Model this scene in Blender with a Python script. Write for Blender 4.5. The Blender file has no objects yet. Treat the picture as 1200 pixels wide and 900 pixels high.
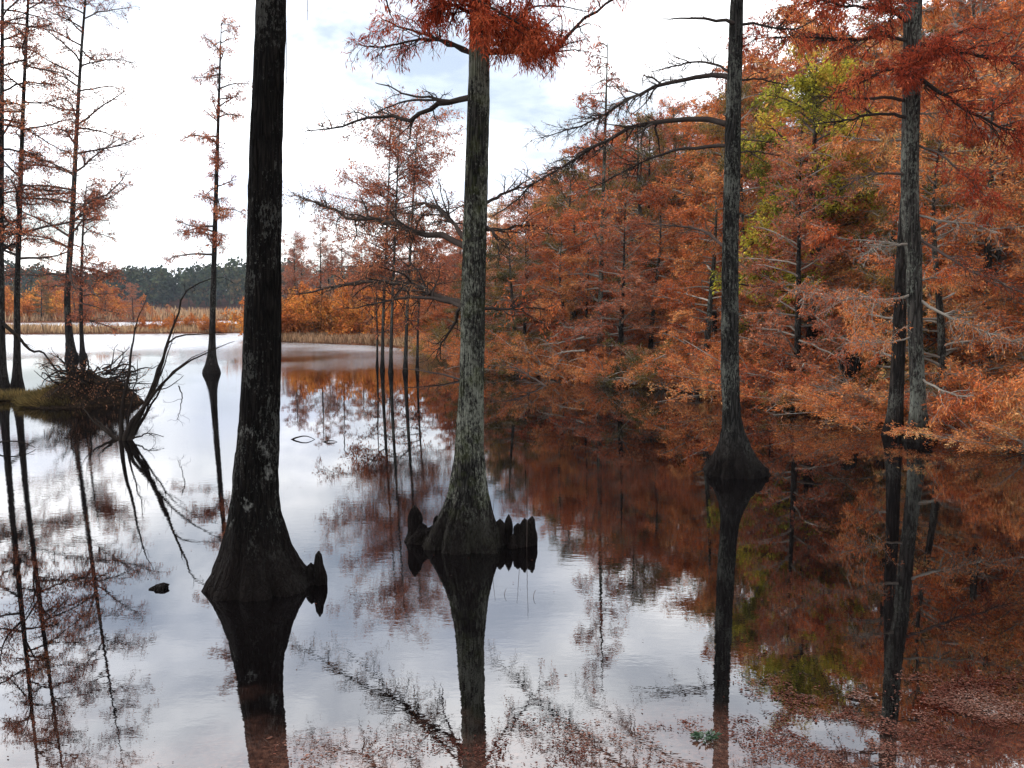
import bpy, math, random
import numpy as np
from mathutils import noise as mnoise, Vector
R = np.random.default_rng(7)
random.seed(7)
C = bpy.context.scene.collection
SC = bpy.context.scene

# ------------------------------------------------------------------ camera
F = 1100.0; PITCH = math.radians(4.94); CH = 2.5
def ray(px, py):
    u = (px-600)/F; v = (450-py)/F
    c, s = math.cos(PITCH), math.sin(PITCH)
    return np.array([u, c+v*s, -s+v*c])
def P(px, py, Y):
    d = ray(px, py); return np.array([0, 0, CH]) + d*(Y/d[1])
def G(px, py, z=0.0):
    d = ray(px, py); return np.array([0, 0, CH]) + d*((z-CH)/d[2])
def proj(p):
    x, y, z = p[0], p[1], p[2]-CH
    c, s = math.cos(PITCH), math.sin(PITCH)
    f = y*c - z*s; up = y*s + z*c
    return 600+F*x/f, 450-F*up/f
cam = bpy.data.cameras.new('camera'); co = bpy.data.objects.new('camera', cam); C.objects.link(co)
co.location = (0, 0, CH); co.rotation_euler = (math.radians(90)-PITCH, 0, 0)
cam.sensor_width = 36; cam.lens = 36*F/1200; cam.clip_start = .1; cam.clip_end = 3000
SC.camera = co

# ------------------------------------------------------------------ materials
def nodes(name):
    m = bpy.data.materials.new(name); m.use_nodes = True
    nt = m.node_tree; nt.nodes.clear()
    return m, nt, nt.nodes, nt.links
def ramp(N, stops, interp='LINEAR'):
    r = N.new('ShaderNodeValToRGB'); cr = r.color_ramp; cr.interpolation = interp
    while len(cr.elements) < len(stops): cr.elements.new(.5)
    for e, (p, c) in zip(cr.elements, stops):
        e.position = p; e.color = tuple(c)+(1,) if len(c) == 3 else c
    return r
def mathn(N, L, op, a, b=None, clamp=False):
    n = N.new('ShaderNodeMath'); n.operation = op; n.use_clamp = clamp
    for i, v in enumerate((a, b)):
        if v is None: continue
        if isinstance(v, (int, float)): n.inputs[i].default_value = v
        else: L.new(v, n.inputs[i])
    return n.outputs[0]
def mixc(N, L, f, a, b, mode='MIX'):
    n = N.new('ShaderNodeMix'); n.data_type = 'RGBA'; n.blend_type = mode
    for s, v in ((n.inputs[0], f), (n.inputs[6], a), (n.inputs[7], b)):
        if isinstance(v, (int, float)): s.default_value = v
        elif isinstance(v, tuple): s.default_value = v+(1,) if len(v) == 3 else v
        else: L.new(v, s)
    return n.outputs[2]
def noise_tex(N, L, vec, scale, detail=3, rough=.5, dist=0):
    n = N.new('ShaderNodeTexNoise'); n.inputs['Scale'].default_value = scale
    n.inputs['Detail'].default_value = detail; n.inputs['Roughness'].default_value = rough
    n.inputs['Distortion'].default_value = dist
    if vec is not None: L.new(vec, n.inputs['Vector'])
    return n.outputs['Fac']
def mapping(N, L, vec, scale=(1, 1, 1), loc=(0, 0, 0)):
    n = N.new('ShaderNodeMapping'); n.inputs['Scale'].default_value = scale; n.inputs['Location'].default_value = loc
    L.new(vec, n.inputs['Vector']); return n.outputs[0]

def leaf_mat(name, stops, trans=.35, objvar=.5, clump=.5, vmul=(.45, 1.6)):
    m, nt, N, L = nodes(name)
    geo = N.new('ShaderNodeNewGeometry'); oi = N.new('ShaderNodeObjectInfo')
    nz = noise_tex(N, L, geo.outputs['Position'], clump, 2, .6)
    a = mathn(N, L, 'MULTIPLY', geo.outputs['Random Per Island'], .40)
    b = mathn(N, L, 'MULTIPLY', oi.outputs['Random'], objvar*.5)
    c = mathn(N, L, 'MULTIPLY', mathn(N, L, 'SUBTRACT', nz, .5), 1.7)
    t = mathn(N, L, 'ADD', mathn(N, L, 'ADD', a, b), c)
    t = mathn(N, L, 'ADD', t, .30-objvar*.25+.0, True)
    r = ramp(N, stops); L.new(t, r.inputs[0])
    # value variation, leaf by leaf
    mp = N.new('ShaderNodeMapRange'); mp.inputs[3].default_value = vmul[0]; mp.inputs[4].default_value = vmul[1]
    fr = mathn(N, L, 'FRACT', mathn(N, L, 'MULTIPLY', geo.outputs['Random Per Island'], 37.7))
    L.new(fr, mp.inputs[0])
    hs = N.new('ShaderNodeHueSaturation'); L.new(r.outputs[0], hs.inputs['Color']); L.new(mp.outputs[0], hs.inputs['Value'])
    d = N.new('ShaderNodeBsdfDiffuse'); L.new(hs.outputs[0], d.inputs[0])
    tr = N.new('ShaderNodeBsdfTranslucent'); L.new(hs.outputs[0], tr.inputs[0])
    mx = N.new('ShaderNodeMixShader'); mx.inputs[0].default_value = trans
    L.new(d.outputs[0], mx.inputs[1]); L.new(tr.outputs[0], mx.inputs[2])
    o = N.new('ShaderNodeOutputMaterial'); L.new(mx.outputs[0], o.inputs[0])
    return m

def bark_mat(name, dark, mid, lichen, lich_amt, scale=1.0, patch=0.0, moss=0.0, bump=.6, wet=True):
    m, nt, N, L = nodes(name)
    tc = N.new('ShaderNodeTexCoord'); v = tc.outputs['Object']
    vs = mapping(N, L, v, (22*scale, 22*scale, 3.0*scale))
    n1 = noise_tex(N, L, vs, 1.0, 5, .65, .6)
    vp = mapping(N, L, v, (1, 1, .11), (3, 1, 7))
    vo = N.new('ShaderNodeTexVoronoi'); vo.feature = 'DISTANCE_TO_EDGE'; vo.inputs['Scale'].default_value = 30*scale
    wv = N.new('ShaderNodeVectorMath'); wv.operation = 'MULTIPLY_ADD'
    nn = N.new('ShaderNodeTexNoise'); nn.inputs['Scale'].default_value = 9*scale; L.new(vp, nn.inputs['Vector'])
    L.new(nn.outputs['Color'], wv.inputs[0]); wv.inputs[1].default_value = (.10/scale,)*3; L.new(vp, wv.inputs[2])
    L.new(wv.outputs[0], vo.inputs['Vector'])
    crack = ramp(N, [(0, (0, 0, 0)), (.18, (1, 1, 1))]); L.new(vo.outputs['Distance'], crack.inputs[0])
    base = ramp(N, [(.3, dark), (.52, mid), (.75, tuple(min(1, c*1.7) for c in mid))]); L.new(n1, base.inputs[0])
    col = mixc(N, L, mathn(N, L, 'SUBTRACT', 1.0, crack.outputs[0]), base.outputs[0], tuple(c*.6 for c in dark))
    # lichen crusts: fine speckle gated by larger noise
    g1 = noise_tex(N, L, mapping(N, L, v, (1, 1, .55)), 3.2*scale, 4, .6)
    g2 = noise_tex(N, L, mapping(N, L, v, (1, 1, .45), (9, 4, 2)), 48*scale, 5, .8)
    s = mathn(N, L, 'ADD', mathn(N, L, 'MULTIPLY', g1, .8), mathn(N, L, 'MULTIPLY', g2, 1.0))
    lr = ramp(N, [(1.02-lich_amt*.25-.05, (0, 0, 0)), (1.02-lich_amt*.25+.05, (1, 1, 1))])
    L.new(s, lr.inputs[0])
    col = mixc(N, L, mathn(N, L, 'MULTIPLY', lr.outputs[0], .75), col, lichen)
    if patch:
        g3 = noise_tex(N, L, mapping(N, L, v, (1, 1, .7), (1.7, 0, 5.1)), 3.1, 5, .72)
        pr = ramp(N, [(.64, (0, 0, 0)), (.69, (1, 1, 1))]); L.new(g3, pr.inputs[0])
        col = mixc(N, L, mathn(N, L, 'MULTIPLY', pr.outputs[0], patch), col, (.34, .34, .31))
    if moss:
        g4 = noise_tex(N, L, v, 5, 4, .6)
        mr = ramp(N, [(.5, (0, 0, 0)), (.62, (1, 1, 1))]); L.new(g4, mr.inputs[0])
        col = mixc(N, L, mathn(N, L, 'MULTIPLY', mr.outputs[0], moss), col, (.10, .12, .035))
    if wet:   # water-stained foot of the trunk
        geo = N.new('ShaderNodeNewGeometry'); sx = N.new('ShaderNodeSeparateXYZ'); L.new(geo.outputs['Position'], sx.inputs[0])
        w = mathn(N, L, 'ADD', sx.outputs[2], mathn(N, L, 'MULTIPLY', mathn(N, L, 'SUBTRACT', n1, .5), .35))
        wr = ramp(N, [(.26, (1, 1, 1)), (.60, (0, 0, 0))]); L.new(w, wr.inputs[0])
        col = mixc(N, L, mathn(N, L, 'MULTIPLY', wr.outputs[0], .88), col, (.010, .007, .006))
    h = mathn(N, L, 'ADD', mathn(N, L, 'MULTIPLY', n1, 1.0), mathn(N, L, 'MULTIPLY', crack.outputs[0], .5))
    h = mathn(N, L, 'ADD', h, mathn(N, L, 'MULTIPLY', g2, .5))
    bp = N.new('ShaderNodeBump'); bp.inputs['Strength'].default_value = bump; bp.inputs['Distance'].default_value = .05
    L.new(h, bp.inputs['Height'])
    b = N.new('ShaderNodeBsdfPrincipled'); L.new(col, b.inputs['Base Color']); L.new(bp.outputs[0], b.inputs['Normal'])
    b.inputs['Roughness'].default_value = .9; b.inputs['Specular IOR Level'].default_value = .08
    o = N.new('ShaderNodeOutputMaterial'); L.new(b.outputs[0], o.inputs[0])
    return m

def twig_mat(name, a, b_, lichen=None):
    m, nt, N, L = nodes(name)
    geo = N.new('ShaderNodeNewGeometry')
    r = ramp(N, [(0, a), (.6, b_), (1, lichen or b_)])
    nz = noise_tex(N, L, geo.outputs['Position'], 2.5, 3, .7)
    t = mathn(N, L, 'ADD', mathn(N, L, 'MULTIPLY', geo.outputs['Random Per Island'], .6), mathn(N, L, 'MULTIPLY', mathn(N, L, 'SUBTRACT', nz, .3), .9), True)
    L.new(t, r.inputs[0])
    d = N.new('ShaderNodeBsdfDiffuse'); L.new(r.outputs[0], d.inputs[0])
    o = N.new('ShaderNodeOutputMaterial'); L.new(d.outputs[0], o.inputs[0])
    return m

RUST = [(0, (.13, .030, .016)), (.2, (.34, .070, .030)), (.42, (.54, .145, .052)), (.66, (.66, .25, .08)), (.86, (.64, .36, .16)), (1, (.40, .32, .11))]
M = {}
M['rust'] = leaf_mat('rust_foliage', RUST, .35, .75, .5)
M['red'] = leaf_mat('red_foliage', [(0, (.17, .028, .016)), (.5, (.38, .066, .03)), (1, (.54, .15, .06))], .45, .2, .9)
M['orange'] = leaf_mat('orange_foliage', [(0, (.34, .09, .03)), (.5, (.56, .20, .05)), (1, (.66, .36, .07))], .4, .7, .35)
M['green'] = leaf_mat('yellow_green_foliage', [(0, (.08, .08, .02)), (.3, (.22, .22, .035)), (.6, (.46, .42, .05)), (1, (.54, .27, .06))], .4, .2, .7)
M['orange_rust'] = leaf_mat('orange_rust_foliage', [(0, (.18, .038, .02)), (.3, (.38, .095, .035)), (.6, (.56, .19, .06)), (1, (.62, .33, .13))], .4, .6, .5)
M['olive'] = leaf_mat('olive_foliage', [(0, (.03, .028, .012)), (.4, (.10, .085, .025)), (.7, (.24, .14, .04)), (1, (.36, .22, .05))], .35, .4, .6)
M['wisp'] = leaf_mat('wispy_rust_foliage', [(0, (.13, .042, .025)), (.4, (.36, .105, .055)), (.7, (.52, .18, .085)), (1, (.57, .30, .16))], .35, .3, .6)
M['brown'] = leaf_mat('brown_foliage', [(0, (.13, .05, .03)), (.5, (.27, .12, .065)), (1, (.38, .21, .11))], .3, .4, .8)
M['far'] = leaf_mat('far_woods', [(0, (.02, .032, .022)), (.45, (.035, .055, .03)), (.75, (.07, .075, .035)), (1, (.15, .09, .04))], .1, .0, .09)
M['straw'] = leaf_mat('straw_grass', [(0, (.26, .15, .09)), (.5, (.40, .26, .15)), (1, (.5, .36, .2))], .3, .2, .08)
M['moss'] = leaf_mat('grass_tuft', [(0, (.04, .032, .014)), (.5, (.13, .095, .035)), (1, (.24, .15, .06))], .3, .2, 1.5)
M['litter'] = leaf_mat('floating_leaves', [(0, (.025, .014, .012)), (.4, (.085, .028, .02)), (.72, (.15, .075, .055)), (1, (.24, .19, .17))], .1, .0, 1.1)
M['bark_big'] = bark_mat('dark_cypress_bark', (.0035, .003, .0025), (.011, .009, .0075), (.09, .09, .08), -.1, 1, patch=.5, bump=1.0)
M['bark_mid'] = bark_mat('lichened_bark', (.012, .011, .010), (.048, .046, .039), (.27, .28, .225), .33, 1, moss=.25, bump=1.0)
M['bark_right'] = bark_mat('charcoal_bark', (.010, .009, .008), (.033, .031, .028), (.15, .155, .13), .12, .8, bump=1.0)
M['bark_knee'] = bark_mat('knee_bark', (.008, .006, .005), (.035, .026, .02), (.12, .10, .08), .15, 1.6, bump=1.0)
M['bark_far'] = bark_mat('grey_bark', (.016, .014, .012), (.055, .05, .044), (.17, .18, .15), .2, .6, bump=.8)
M['bark_dark'] = bark_mat('dark_bark', (.010, .008, .007), (.030, .025, .022), (.10, .10, .085), .0, .6, bump=.8)
M['twig_dark'] = twig_mat('dark_twigs', (.015, .011, .01), (.05, .04, .035), (.12, .11, .095))
M['twig_grey'] = twig_mat('grey_twigs', (.09, .075, .062), (.28, .25, .21), (.52, .49, .43))
M['twig_black'] = twig_mat('wet_black_wood', (.008, .006, .005), (.022, .017, .014), (.05, .042, .035))
M['twig_mid'] = twig_mat('brown_twigs', (.035, .026, .022), (.10, .075, .065), (.22, .19, .165))

# ground -------------------------------------------------------------
m, nt, N, L = nodes('leafy_ground')
geo = N.new('ShaderNodeNewGeometry')
n1 = noise_tex(N, L, geo.outputs['Position'], .6, 4, .6); n2 = noise_tex(N, L, geo.outputs['Position'], 14, 5, .75)
r = ramp(N, [(.3, (.03, .018, .012)), (.5, (.11, .045, .025)), (.65, (.2, .085, .04)), (.8, (.24, .15, .07))])
L.new(mathn(N, L, 'ADD', mathn(N, L, 'MULTIPLY', n1, .5), mathn(N, L, 'MULTIPLY', n2, .5)), r.inputs[0])
bp = N.new('ShaderNodeBump'); bp.inputs['Distance'].default_value = .08; L.new(n2, bp.inputs['Height'])
b = N.new('ShaderNodeBsdfDiffuse'); L.new(r.outputs[0], b.inputs[0]); L.new(bp.outputs[0], b.inputs['Normal'])
o = N.new('ShaderNodeOutputMaterial'); L.new(b.outputs[0], o.inputs[0]); M['ground'] = m

# water --------------------------------------------------------------
m, nt, N, L = nodes('pond_water')
geo = N.new('ShaderNodeNewGeometry'); pos = geo.outputs['Position']
cal = noise_tex(N, L, mapping(N, L, pos, (.10, .05, 1), (4.2, 1.3, 0)), 1, 3, .55)          # wind patches
calr = ramp(N, [(.46, (.15,)*3), (.62, (2.5, 2.5, 2.5))]); L.new(cal, calr.inputs[0])
sx = N.new('ShaderNodeSeparateXYZ'); L.new(pos, sx.inputs[0])
dr = ramp(N, [(0.0, (.005,)*3), (.10, (.010,)*3), (.18, (.022,)*3), (.33, (.045,)*3), (.5, (.12,)*3), (.8, (.15,)*3)]); L.new(mathn(N, L, 'DIVIDE', sx.outputs[1], 90.0), dr.inputs[0])
w1 = noise_tex(N, L, mapping(N, L, pos, (5.5, 9, 1)), 1, 3, .6)
w2 = noise_tex(N, L, mapping(N, L, pos, (1.1, 2.0, 1)), 1, 2, .5)
hh = mathn(N, L, 'ADD', mathn(N, L, 'MULTIPLY', mathn(N, L, 'MULTIPLY', w1, calr.outputs[0]), .026), mathn(N, L, 'MULTIPLY', w2, .013))
hh = mathn(N, L, 'MULTIPLY', hh, dr.outputs[0])
fm = ramp(N, [(.42, (0, 0, 0)), (.60, (1, 1, 1))]); L.new(mathn(N, L, 'ADD', mathn(N, L, 'DIVIDE', sx.outputs[1], 90.0), mathn(N, L, 'MULTIPLY', mathn(N, L, 'SUBTRACT', cal, .5), .35)), fm.inputs[0])
hh = mathn(N, L, 'ADD', hh, mathn(N, L, 'MULTIPLY', mathn(N, L, 'MULTIPLY', w1, fm.outputs[0]), .022))
bp = N.new('ShaderNodeBump'); bp.inputs['Strength'].default_value = 1; bp.inputs['Distance'].default_value = 1; L.new(hh, bp.inputs['Height'])
# murky depth, with drowned leaves showing in the near shallows
sh = mathn(N, L, 'ADD', sx.outputs[1], mathn(N, L, 'MULTIPLY', mathn(N, L, 'SUBTRACT', noise_tex(N, L, pos, .7, 4, .6), .5), 3.0))
shr = ramp(N, [(.37, (1, 1, 1)), (.47, (0, 0, 0))]); L.new(mathn(N, L, 'DIVIDE', sh, 12.0), shr.inputs[0])
lf = noise_tex(N, L, pos, 26, 5, .8)
lr = ramp(N, [(.35, (.02, .012, .010)), (.5, (.075, .035, .026)), (.62, (.16, .075, .05)), (.75, (.25, .17, .13))]); L.new(lf, lr.inputs[0])
body = mixc(N, L, shr.outputs[0], (.002, .0015, .0015), lr.outputs[0])
lw = N.new('ShaderNodeLayerWeight'); lw.inputs[0].default_value = .5; L.new(bp.outputs[0], lw.inputs['Normal'])
fr = ramp(N, [(0, (.03,)*3), (.40, (.10,)*3), (.56, (.235,)*3), (.70, (.33,)*3), (.80, (.37,)*3), (.90, (.52,)*3), (1, (.95,)*3)]); L.new(lw.outputs['Facing'], fr.inputs[0])
df = N.new('ShaderNodeBsdfDiffuse'); L.new(body, df.inputs[0])
gl = N.new('ShaderNodeBsdfGlossy'); L.new(mathn(N, L, 'ADD', mathn(N, L, 'MULTIPLY', fm.outputs[0], .24), .008), gl.inputs['Roughness']); gl.inputs[0].default_value = (.97, .975, 1, 1); L.new(bp.outputs[0], gl.inputs['Normal'])
mx = N.new('ShaderNodeMixShader'); L.new(fr.outputs[0], mx.inputs[0]); L.new(df.outputs[0], mx.inputs[1]); L.new(gl.outputs[0], mx.inputs[2])
o = N.new('ShaderNodeOutputMaterial'); L.new(mx.outputs[0], o.inputs[0]); M['water'] = m

m, nt, N, L = nodes('dark_mud')
geo = N.new('ShaderNodeNewGeometry'); n2 = noise_tex(N, L, geo.outputs['Position'], 16, 5, .75)
r = ramp(N, [(.35, (.012, .009, .007)), (.6, (.05, .032, .02)), (.75, (.10, .07, .035))]); L.new(n2, r.inputs[0])
bp = N.new('ShaderNodeBump'); bp.inputs['Distance'].default_value = .08; L.new(n2, bp.inputs['Height'])
b = N.new('ShaderNodeBsdfDiffuse'); L.new(r.outputs[0], b.inputs[0]); L.new(bp.outputs[0], b.inputs['Normal'])
o = N.new('ShaderNodeOutputMaterial'); L.new(b.outputs[0], o.inputs[0]); M['mud'] = m
# ------------------------------------------------------------------ mesh helpers
def norm(v): return v/np.maximum(np.linalg.norm(v, axis=-1, keepdims=True), 1e-9)
class Geo:
    def __init__(s): s.v = []; s.f = []; s.n = 0
    def add(s, v, f): s.v.append(v); s.f.append(f+s.n); s.n += len(v)
    def tubes(s, paths, rad, k=3):
        Mn, n, _ = paths.shape
        if Mn == 0: return
        tan = np.empty_like(paths); tan[:, 1:-1] = paths[:, 2:]-paths[:, :-2]; tan[:, 0] = paths[:, 1]-paths[:, 0]; tan[:, -1] = paths[:, -1]-paths[:, -2]
        tan = norm(tan); main = norm(paths[:, -1]-paths[:, 0])
        ref = np.where(np.abs(main[:, 2:3]) > .75, np.array([[1., 0, 0]]), np.array([[0, 0, 1.]]))[:, None, :].repeat(n, 1)
        a = norm(np.cross(tan, ref)); b = np.cross(tan, a)
        th = np.arange(k)*2*math.pi/k
        ring = a[:, :, None, :]*np.cos(th)[None, None, :, None] + b[:, :, None, :]*np.sin(th)[None, None, :, None]
        v = paths[:, :, None, :] + ring*rad[:, :, None, None]
        idx = np.arange(Mn*n*k).reshape(Mn, n, k)
        q = np.stack([idx[:, :-1], np.roll(idx, -1, 2)[:, :-1], np.roll(idx, -1, 2)[:, 1:], idx[:, 1:]], -1).reshape(-1, 4)
        s.add(v.reshape(-1, 3), q)
    def tube(s, path, rad, k=8): s.tubes(np.asarray(path, float)[None], np.asarray(rad, float)[None], k)
    def leaves(s, pos, d, ln, wd, rng):
        n = len(pos)
        if n == 0: return
        side = norm(np.cross(d, norm(rng.normal(size=(n, 3)))))
        nrm = np.cross(d, side)
        ln = ln[:, None]; wd = wd[:, None]; mid = rng.uniform(.3, .6, (n, 1))
        p0 = pos; p2 = pos+d*ln; pm = pos+d*ln*mid + nrm*ln*rng.uniform(-.12, .12, (n, 1))
        v = np.stack([p0, pm+side*wd*.5, p2, pm-side*wd*.5], 1).reshape(-1, 3)
        s.add(v, np.arange(n*4).reshape(n, 4))
    def build(s, name, mat, parent=None, smooth=True):
        v = np.concatenate(s.v).astype(np.float32); f = np.concatenate(s.f).astype(np.int32)
        me = bpy.data.meshes.new(name)
        me.vertices.add(len(v)); me.vertices.foreach_set('co', v.ravel())
        me.loops.add(f.size); me.loops.foreach_set('vertex_index', f.ravel())
        me.polygons.add(len(f)); me.polygons.foreach_set('loop_start', np.arange(0, f.size, 4, dtype=np.int32))
        me.polygons.foreach_set('use_smooth', np.full(len(f), smooth))
        me.update(); me.validate()
        me.materials.append(mat)
        ob = bpy.data.objects.new(name, me); C.objects.link(ob); ob.parent = parent
        return ob
def thing(name, label, cat, loc=(0, 0, 0), group=None):
    o = bpy.data.objects.new(name, None); C.objects.link(o); o.location = loc; o.empty_display_size = .2
    tag(o, label, cat, group); return o
def tag(o, label, cat, group=None, kind=None):
    if label: o['label'] = label
    if cat: o['category'] = cat
    if group: o['group'] = group
    if kind: o['kind'] = kind
    return o

def sample(paths, rad, M_, rng, t0, t1, power=1.0):
    seg = np.linalg.norm(paths[:, 1:]-paths[:, :-1], axis=2).sum(1)
    idx = rng.choice(len(paths), M_, p=seg/seg.sum())
    t = t0+(t1-t0)*rng.uniform(0, 1, M_)**power
    n = paths.shape[1]; x = t*(n-1); i = np.minimum(x.astype(int), n-2); fr = (x-i)[:, None]
    a = paths[idx, i]; b = paths[idx, i+1]
    return a*(1-fr)+b*fr, norm(b-a), rad[idx, i]*(1-fr[:, 0])+rad[idx, i+1]*fr[:, 0], t
def shoots(paths, rad, M_, rng, L=.6, t0=.15, t1=1, n=5, ang=(.5, 1.1), flat=.5, up=0., grav=0., rr=.5, rmin=.002, jit=.25, tip=.5, vary=(.5, 1.3)):
    pos, tan, r, t = sample(paths, rad, M_, rng, t0, t1)
    q = rng.normal(size=(M_, 3)); q[:, 2] *= flat
    perp = norm(q - tan*(q*tan).sum(1, keepdims=True))
    A = rng.uniform(*ang, (M_, 1))
    d = norm(tan*np.cos(A)+perp*np.sin(A)+np.array([0, 0, up]))
    ln = L*(1-tip*t)*rng.uniform(*vary, M_)
    out = np.empty((M_, n, 3)); out[:, 0] = pos
    step = ln[:, None]/(n-1)
    for j in range(1, n):
        out[:, j] = out[:, j-1]+d*step
        d = norm(d+rng.normal(size=(M_, 3))*jit+np.array([0, 0, -grav]))
    r0 = np.maximum(np.minimum(r*rr, ln*.03), rmin)
    rd = r0[:, None]*np.linspace(1, .3, n)[None]
    return out, np.maximum(rd, rmin*.6)
def put_leaves(g, paths, rad, n, rng, ln, wd, droop=.4, spread=.7, t0=.2, off=.03):
    pos, tan, r, t = sample(paths, rad, n, rng, t0, 1)
    d = norm(tan*.6+rng.normal(size=(n, 3))*spread+np.array([0, 0, -droop]))
    pos = pos+rng.normal(size=(n, 3))*off
    g.leaves(pos, d, rng.uniform(.6, 1.4, n)*ln, rng.uniform(.6, 1.4, n)*wd, rng)

def smooth_path(pts, n):
    pts = np.asarray(pts, float); seg = np.r_[0, np.cumsum(np.linalg.norm(np.diff(pts, axis=0), axis=1))]
    t = np.linspace(0, seg[-1], n)
    # Catmull-Rom through the points
    out = []
    for x in t:
        i = min(max(np.searchsorted(seg, x, 'right')-1, 0), len(pts)-2)
        u = (x-seg[i])/max(seg[i+1]-seg[i], 1e-9)
        p0 = pts[max(i-1, 0)]; p1 = pts[i]; p2 = pts[i+1]; p3 = pts[min(i+2, len(pts)-1)]
        out.append(.5*((2*p1)+(-p0+p2)*u+(2*p0-5*p1+4*p2-p3)*u*u+(-p0+3*p1-3*p2+p3)*u**3))
    return np.array(out)

def trunk_geo(g, cen, rad, k=40, flute=0., fz=.9, nz=.04, seed=0, nf=9, fur=0.):
    """fluted, lumpy trunk: cen (n,3), rad (n)"""
    cen = np.asarray(cen, float); n = len(cen)
    th = np.arange(k)*2*math.pi/k
    V = np.empty((n, k, 3))
    ph = np.random.default_rng(seed).uniform(0, 6.28, 6)
    for i in range(n):
        z = cen[i, 2]
        w = math.exp(-max(z, 0)/fz*2.2)*flute
        fl = (np.abs(np.sin(th*nf/2+ph[0]+z*.3+.35*np.sin(th*2+ph[3])))**.55-.72)*2.0+np.sin(th*3+ph[1]-z*.5)*.45+(np.abs(np.sin(th*nf+ph[2]-z*.4))**.5-.75)*.8
        base = 1+w*fl
        for j in range(k):
            q = Vector((math.cos(th[j])*2.2+seed*3.1, math.sin(th[j])*2.2, z*1.3))
            e = mnoise.noise(q)*nz*1.3+mnoise.noise(q*3.3)*nz*.9
            if fur: e += fur*(abs(mnoise.noise(Vector((q.x*4.5, q.y*4.5, z*1.6))))*-1.6+mnoise.noise(Vector((q.x*9, q.y*9, z*9)))*.7)
            V[i, j] = cen[i]+np.array([math.cos(th[j]), math.sin(th[j]), 0])*rad[i]*(base[j]+e)
    idx = np.arange(n*k).reshape(n, k)
    q = np.stack([idx[:-1], np.roll(idx, -1, 1)[:-1], np.roll(idx, -1, 1)[1:], idx[1:]], -1).reshape(-1, 4)
    g.add(V.reshape(-1, 3), q)

def profile_trunk(g, prof, D, extra=(), k=40, rings=110, **kw):
    """prof: (py, xl, xr) down to the waterline; extra: [(z, dx, r)] above the frame; returns arrays"""
    rows = []
    for py, xl, xr in prof:
        a = P(xl, py, D); b = P(xr, py, D); rows.append((a[2], (a[0]+b[0])/2, (b[0]-a[0])/2))
    rows.sort(); z0, x0, r0 = rows[0]
    rows = [(-.5, x0, r0*1.12)]+[(z, x, r) for z, x, r in rows]
    zt, xt, rt = rows[-1]
    for dz, dx, r in extra: rows.append((zt+dz, xt+dx, r))
    rows = np.array(rows)
    zlow = np.linspace(-.5, 1.2, rings//2); zs = np.r_[zlow, np.linspace(1.25, rows[-1, 0], rings-len(zlow))]
    # smooth interpolation
    xs = np.interp(zs, rows[:, 0], rows[:, 1]); rs = np.interp(zs, rows[:, 0], rows[:, 2])
    ker = np.array([1, 2, 3, 2, 1.])/9
    pad = lambda a: np.convolve(np.r_[a[0], a[0], a, a[-1], a[-1]], ker, 'valid')
    xs = pad(xs); rs = pad(rs)
    cen = np.stack([xs, np.full_like(xs, D), zs], 1)
    trunk_geo(g, cen, rs, k=k, **kw)
    return cen, rs

# ------------------------------------------------------------------ terrain
POLY = np.array([(60, 6), (13.8, 13.4), (10.2, 16.6), (8.3, 19.8), (6.7, 23.2), (4.8, 27), (2.6, 30.5), (0, 33), (-1.4, 38), (-3.5, 47), (-8, 55), (-15.5, 61), (-18, 72),
                 (-14, 100), (10, 140), (60, 170), (260, 190), (260, 6)], float)
def sdist(X, Y, poly):
    d = np.full(X.shape, 1e9); inside = np.zeros(X.shape, bool)
    n = len(poly)
    for i in range(n):
        a = poly[i]; b = poly[(i+1) % n]; e = b-a
        wx = X-a[0]; wy = Y-a[1]; t = np.clip((wx*e[0]+wy*e[1])/(e@e), 0, 1)
        d = np.minimum(d, np.hypot(wx-e[0]*t, wy-e[1]*t))
        c = ((a[1] > Y) != (b[1] > Y)) & (X < (b[0]-a[0])*(Y-a[1])/(b[1]-a[1]+1e-12)+a[0])
        inside ^= c
    return np.where(inside, d, -d)
ISL = [np.array([(-46, 74), (-30, 76), (-21, 78), (-20, 82), (-34, 86), (-50, 84)], float),            # near marsh strip
       np.array([(-200, 120), (-60, 118), (-42, 128), (-28, 150), (-20, 170), (60, 200), (60, 260), (-200, 260)], float)]  # far marsh
def ground_h(X, Y):
    s = sdist(X, Y, POLY)
    h = np.clip(s*.35, -.8, .35+0*s)+np.clip((s-2)*.04, 0, 1.2)
    for i, p in enumerate(ISL):
        si = sdist(X, Y, p); h = np.maximum(h, np.clip(si*.15, -.8, .16))
    near = np.clip((3.2-Y)*.4, -.8, .9); h = np.maximum(h, near)
    far = np.clip((Y-320)*.08, -.8, 6); h = np.maximum(h, far)
    return h + (h > -.05)*(.06*np.sin(X*1.7+np.sin(Y*1.1)*2)*np.cos(Y*1.9)+.04*np.sin(X*4.1+Y*3.3))
xs = np.unique(np.r_[np.linspace(-900, -60, 30), np.linspace(-60, 40, 260), np.linspace(40, 900, 30)])
ys = np.unique(np.r_[np.linspace(-120, -5, 8), np.linspace(-5, 70, 190), np.linspace(70, 330, 110), np.linspace(330, 1500, 20)])
XX, YY = np.meshgrid(xs, ys); HH = ground_h(XX, YY)
g = Geo(); idx = np.arange(XX.size).reshape(XX.shape)
g.add(np.stack([XX, YY, HH], -1).reshape(-1, 3), np.stack([idx[:-1, :-1], idx[:-1, 1:], idx[1:, 1:], idx[1:, :-1]], -1).reshape(-1, 4))
tag(g.build('ground', M['ground']), 'leaf-strewn banks and bed of the pond', None, kind='structure')
g = Geo(); g.add(np.array([(-900, -60, 0), (900, -60, 0), (900, 325, 0), (-900, 325, 0)], float), np.array([[0, 1, 2, 3]]))
tag(g.build('water', M['water']), 'still swamp pond water reflecting sky and rust trees', None, kind='structure')

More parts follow.
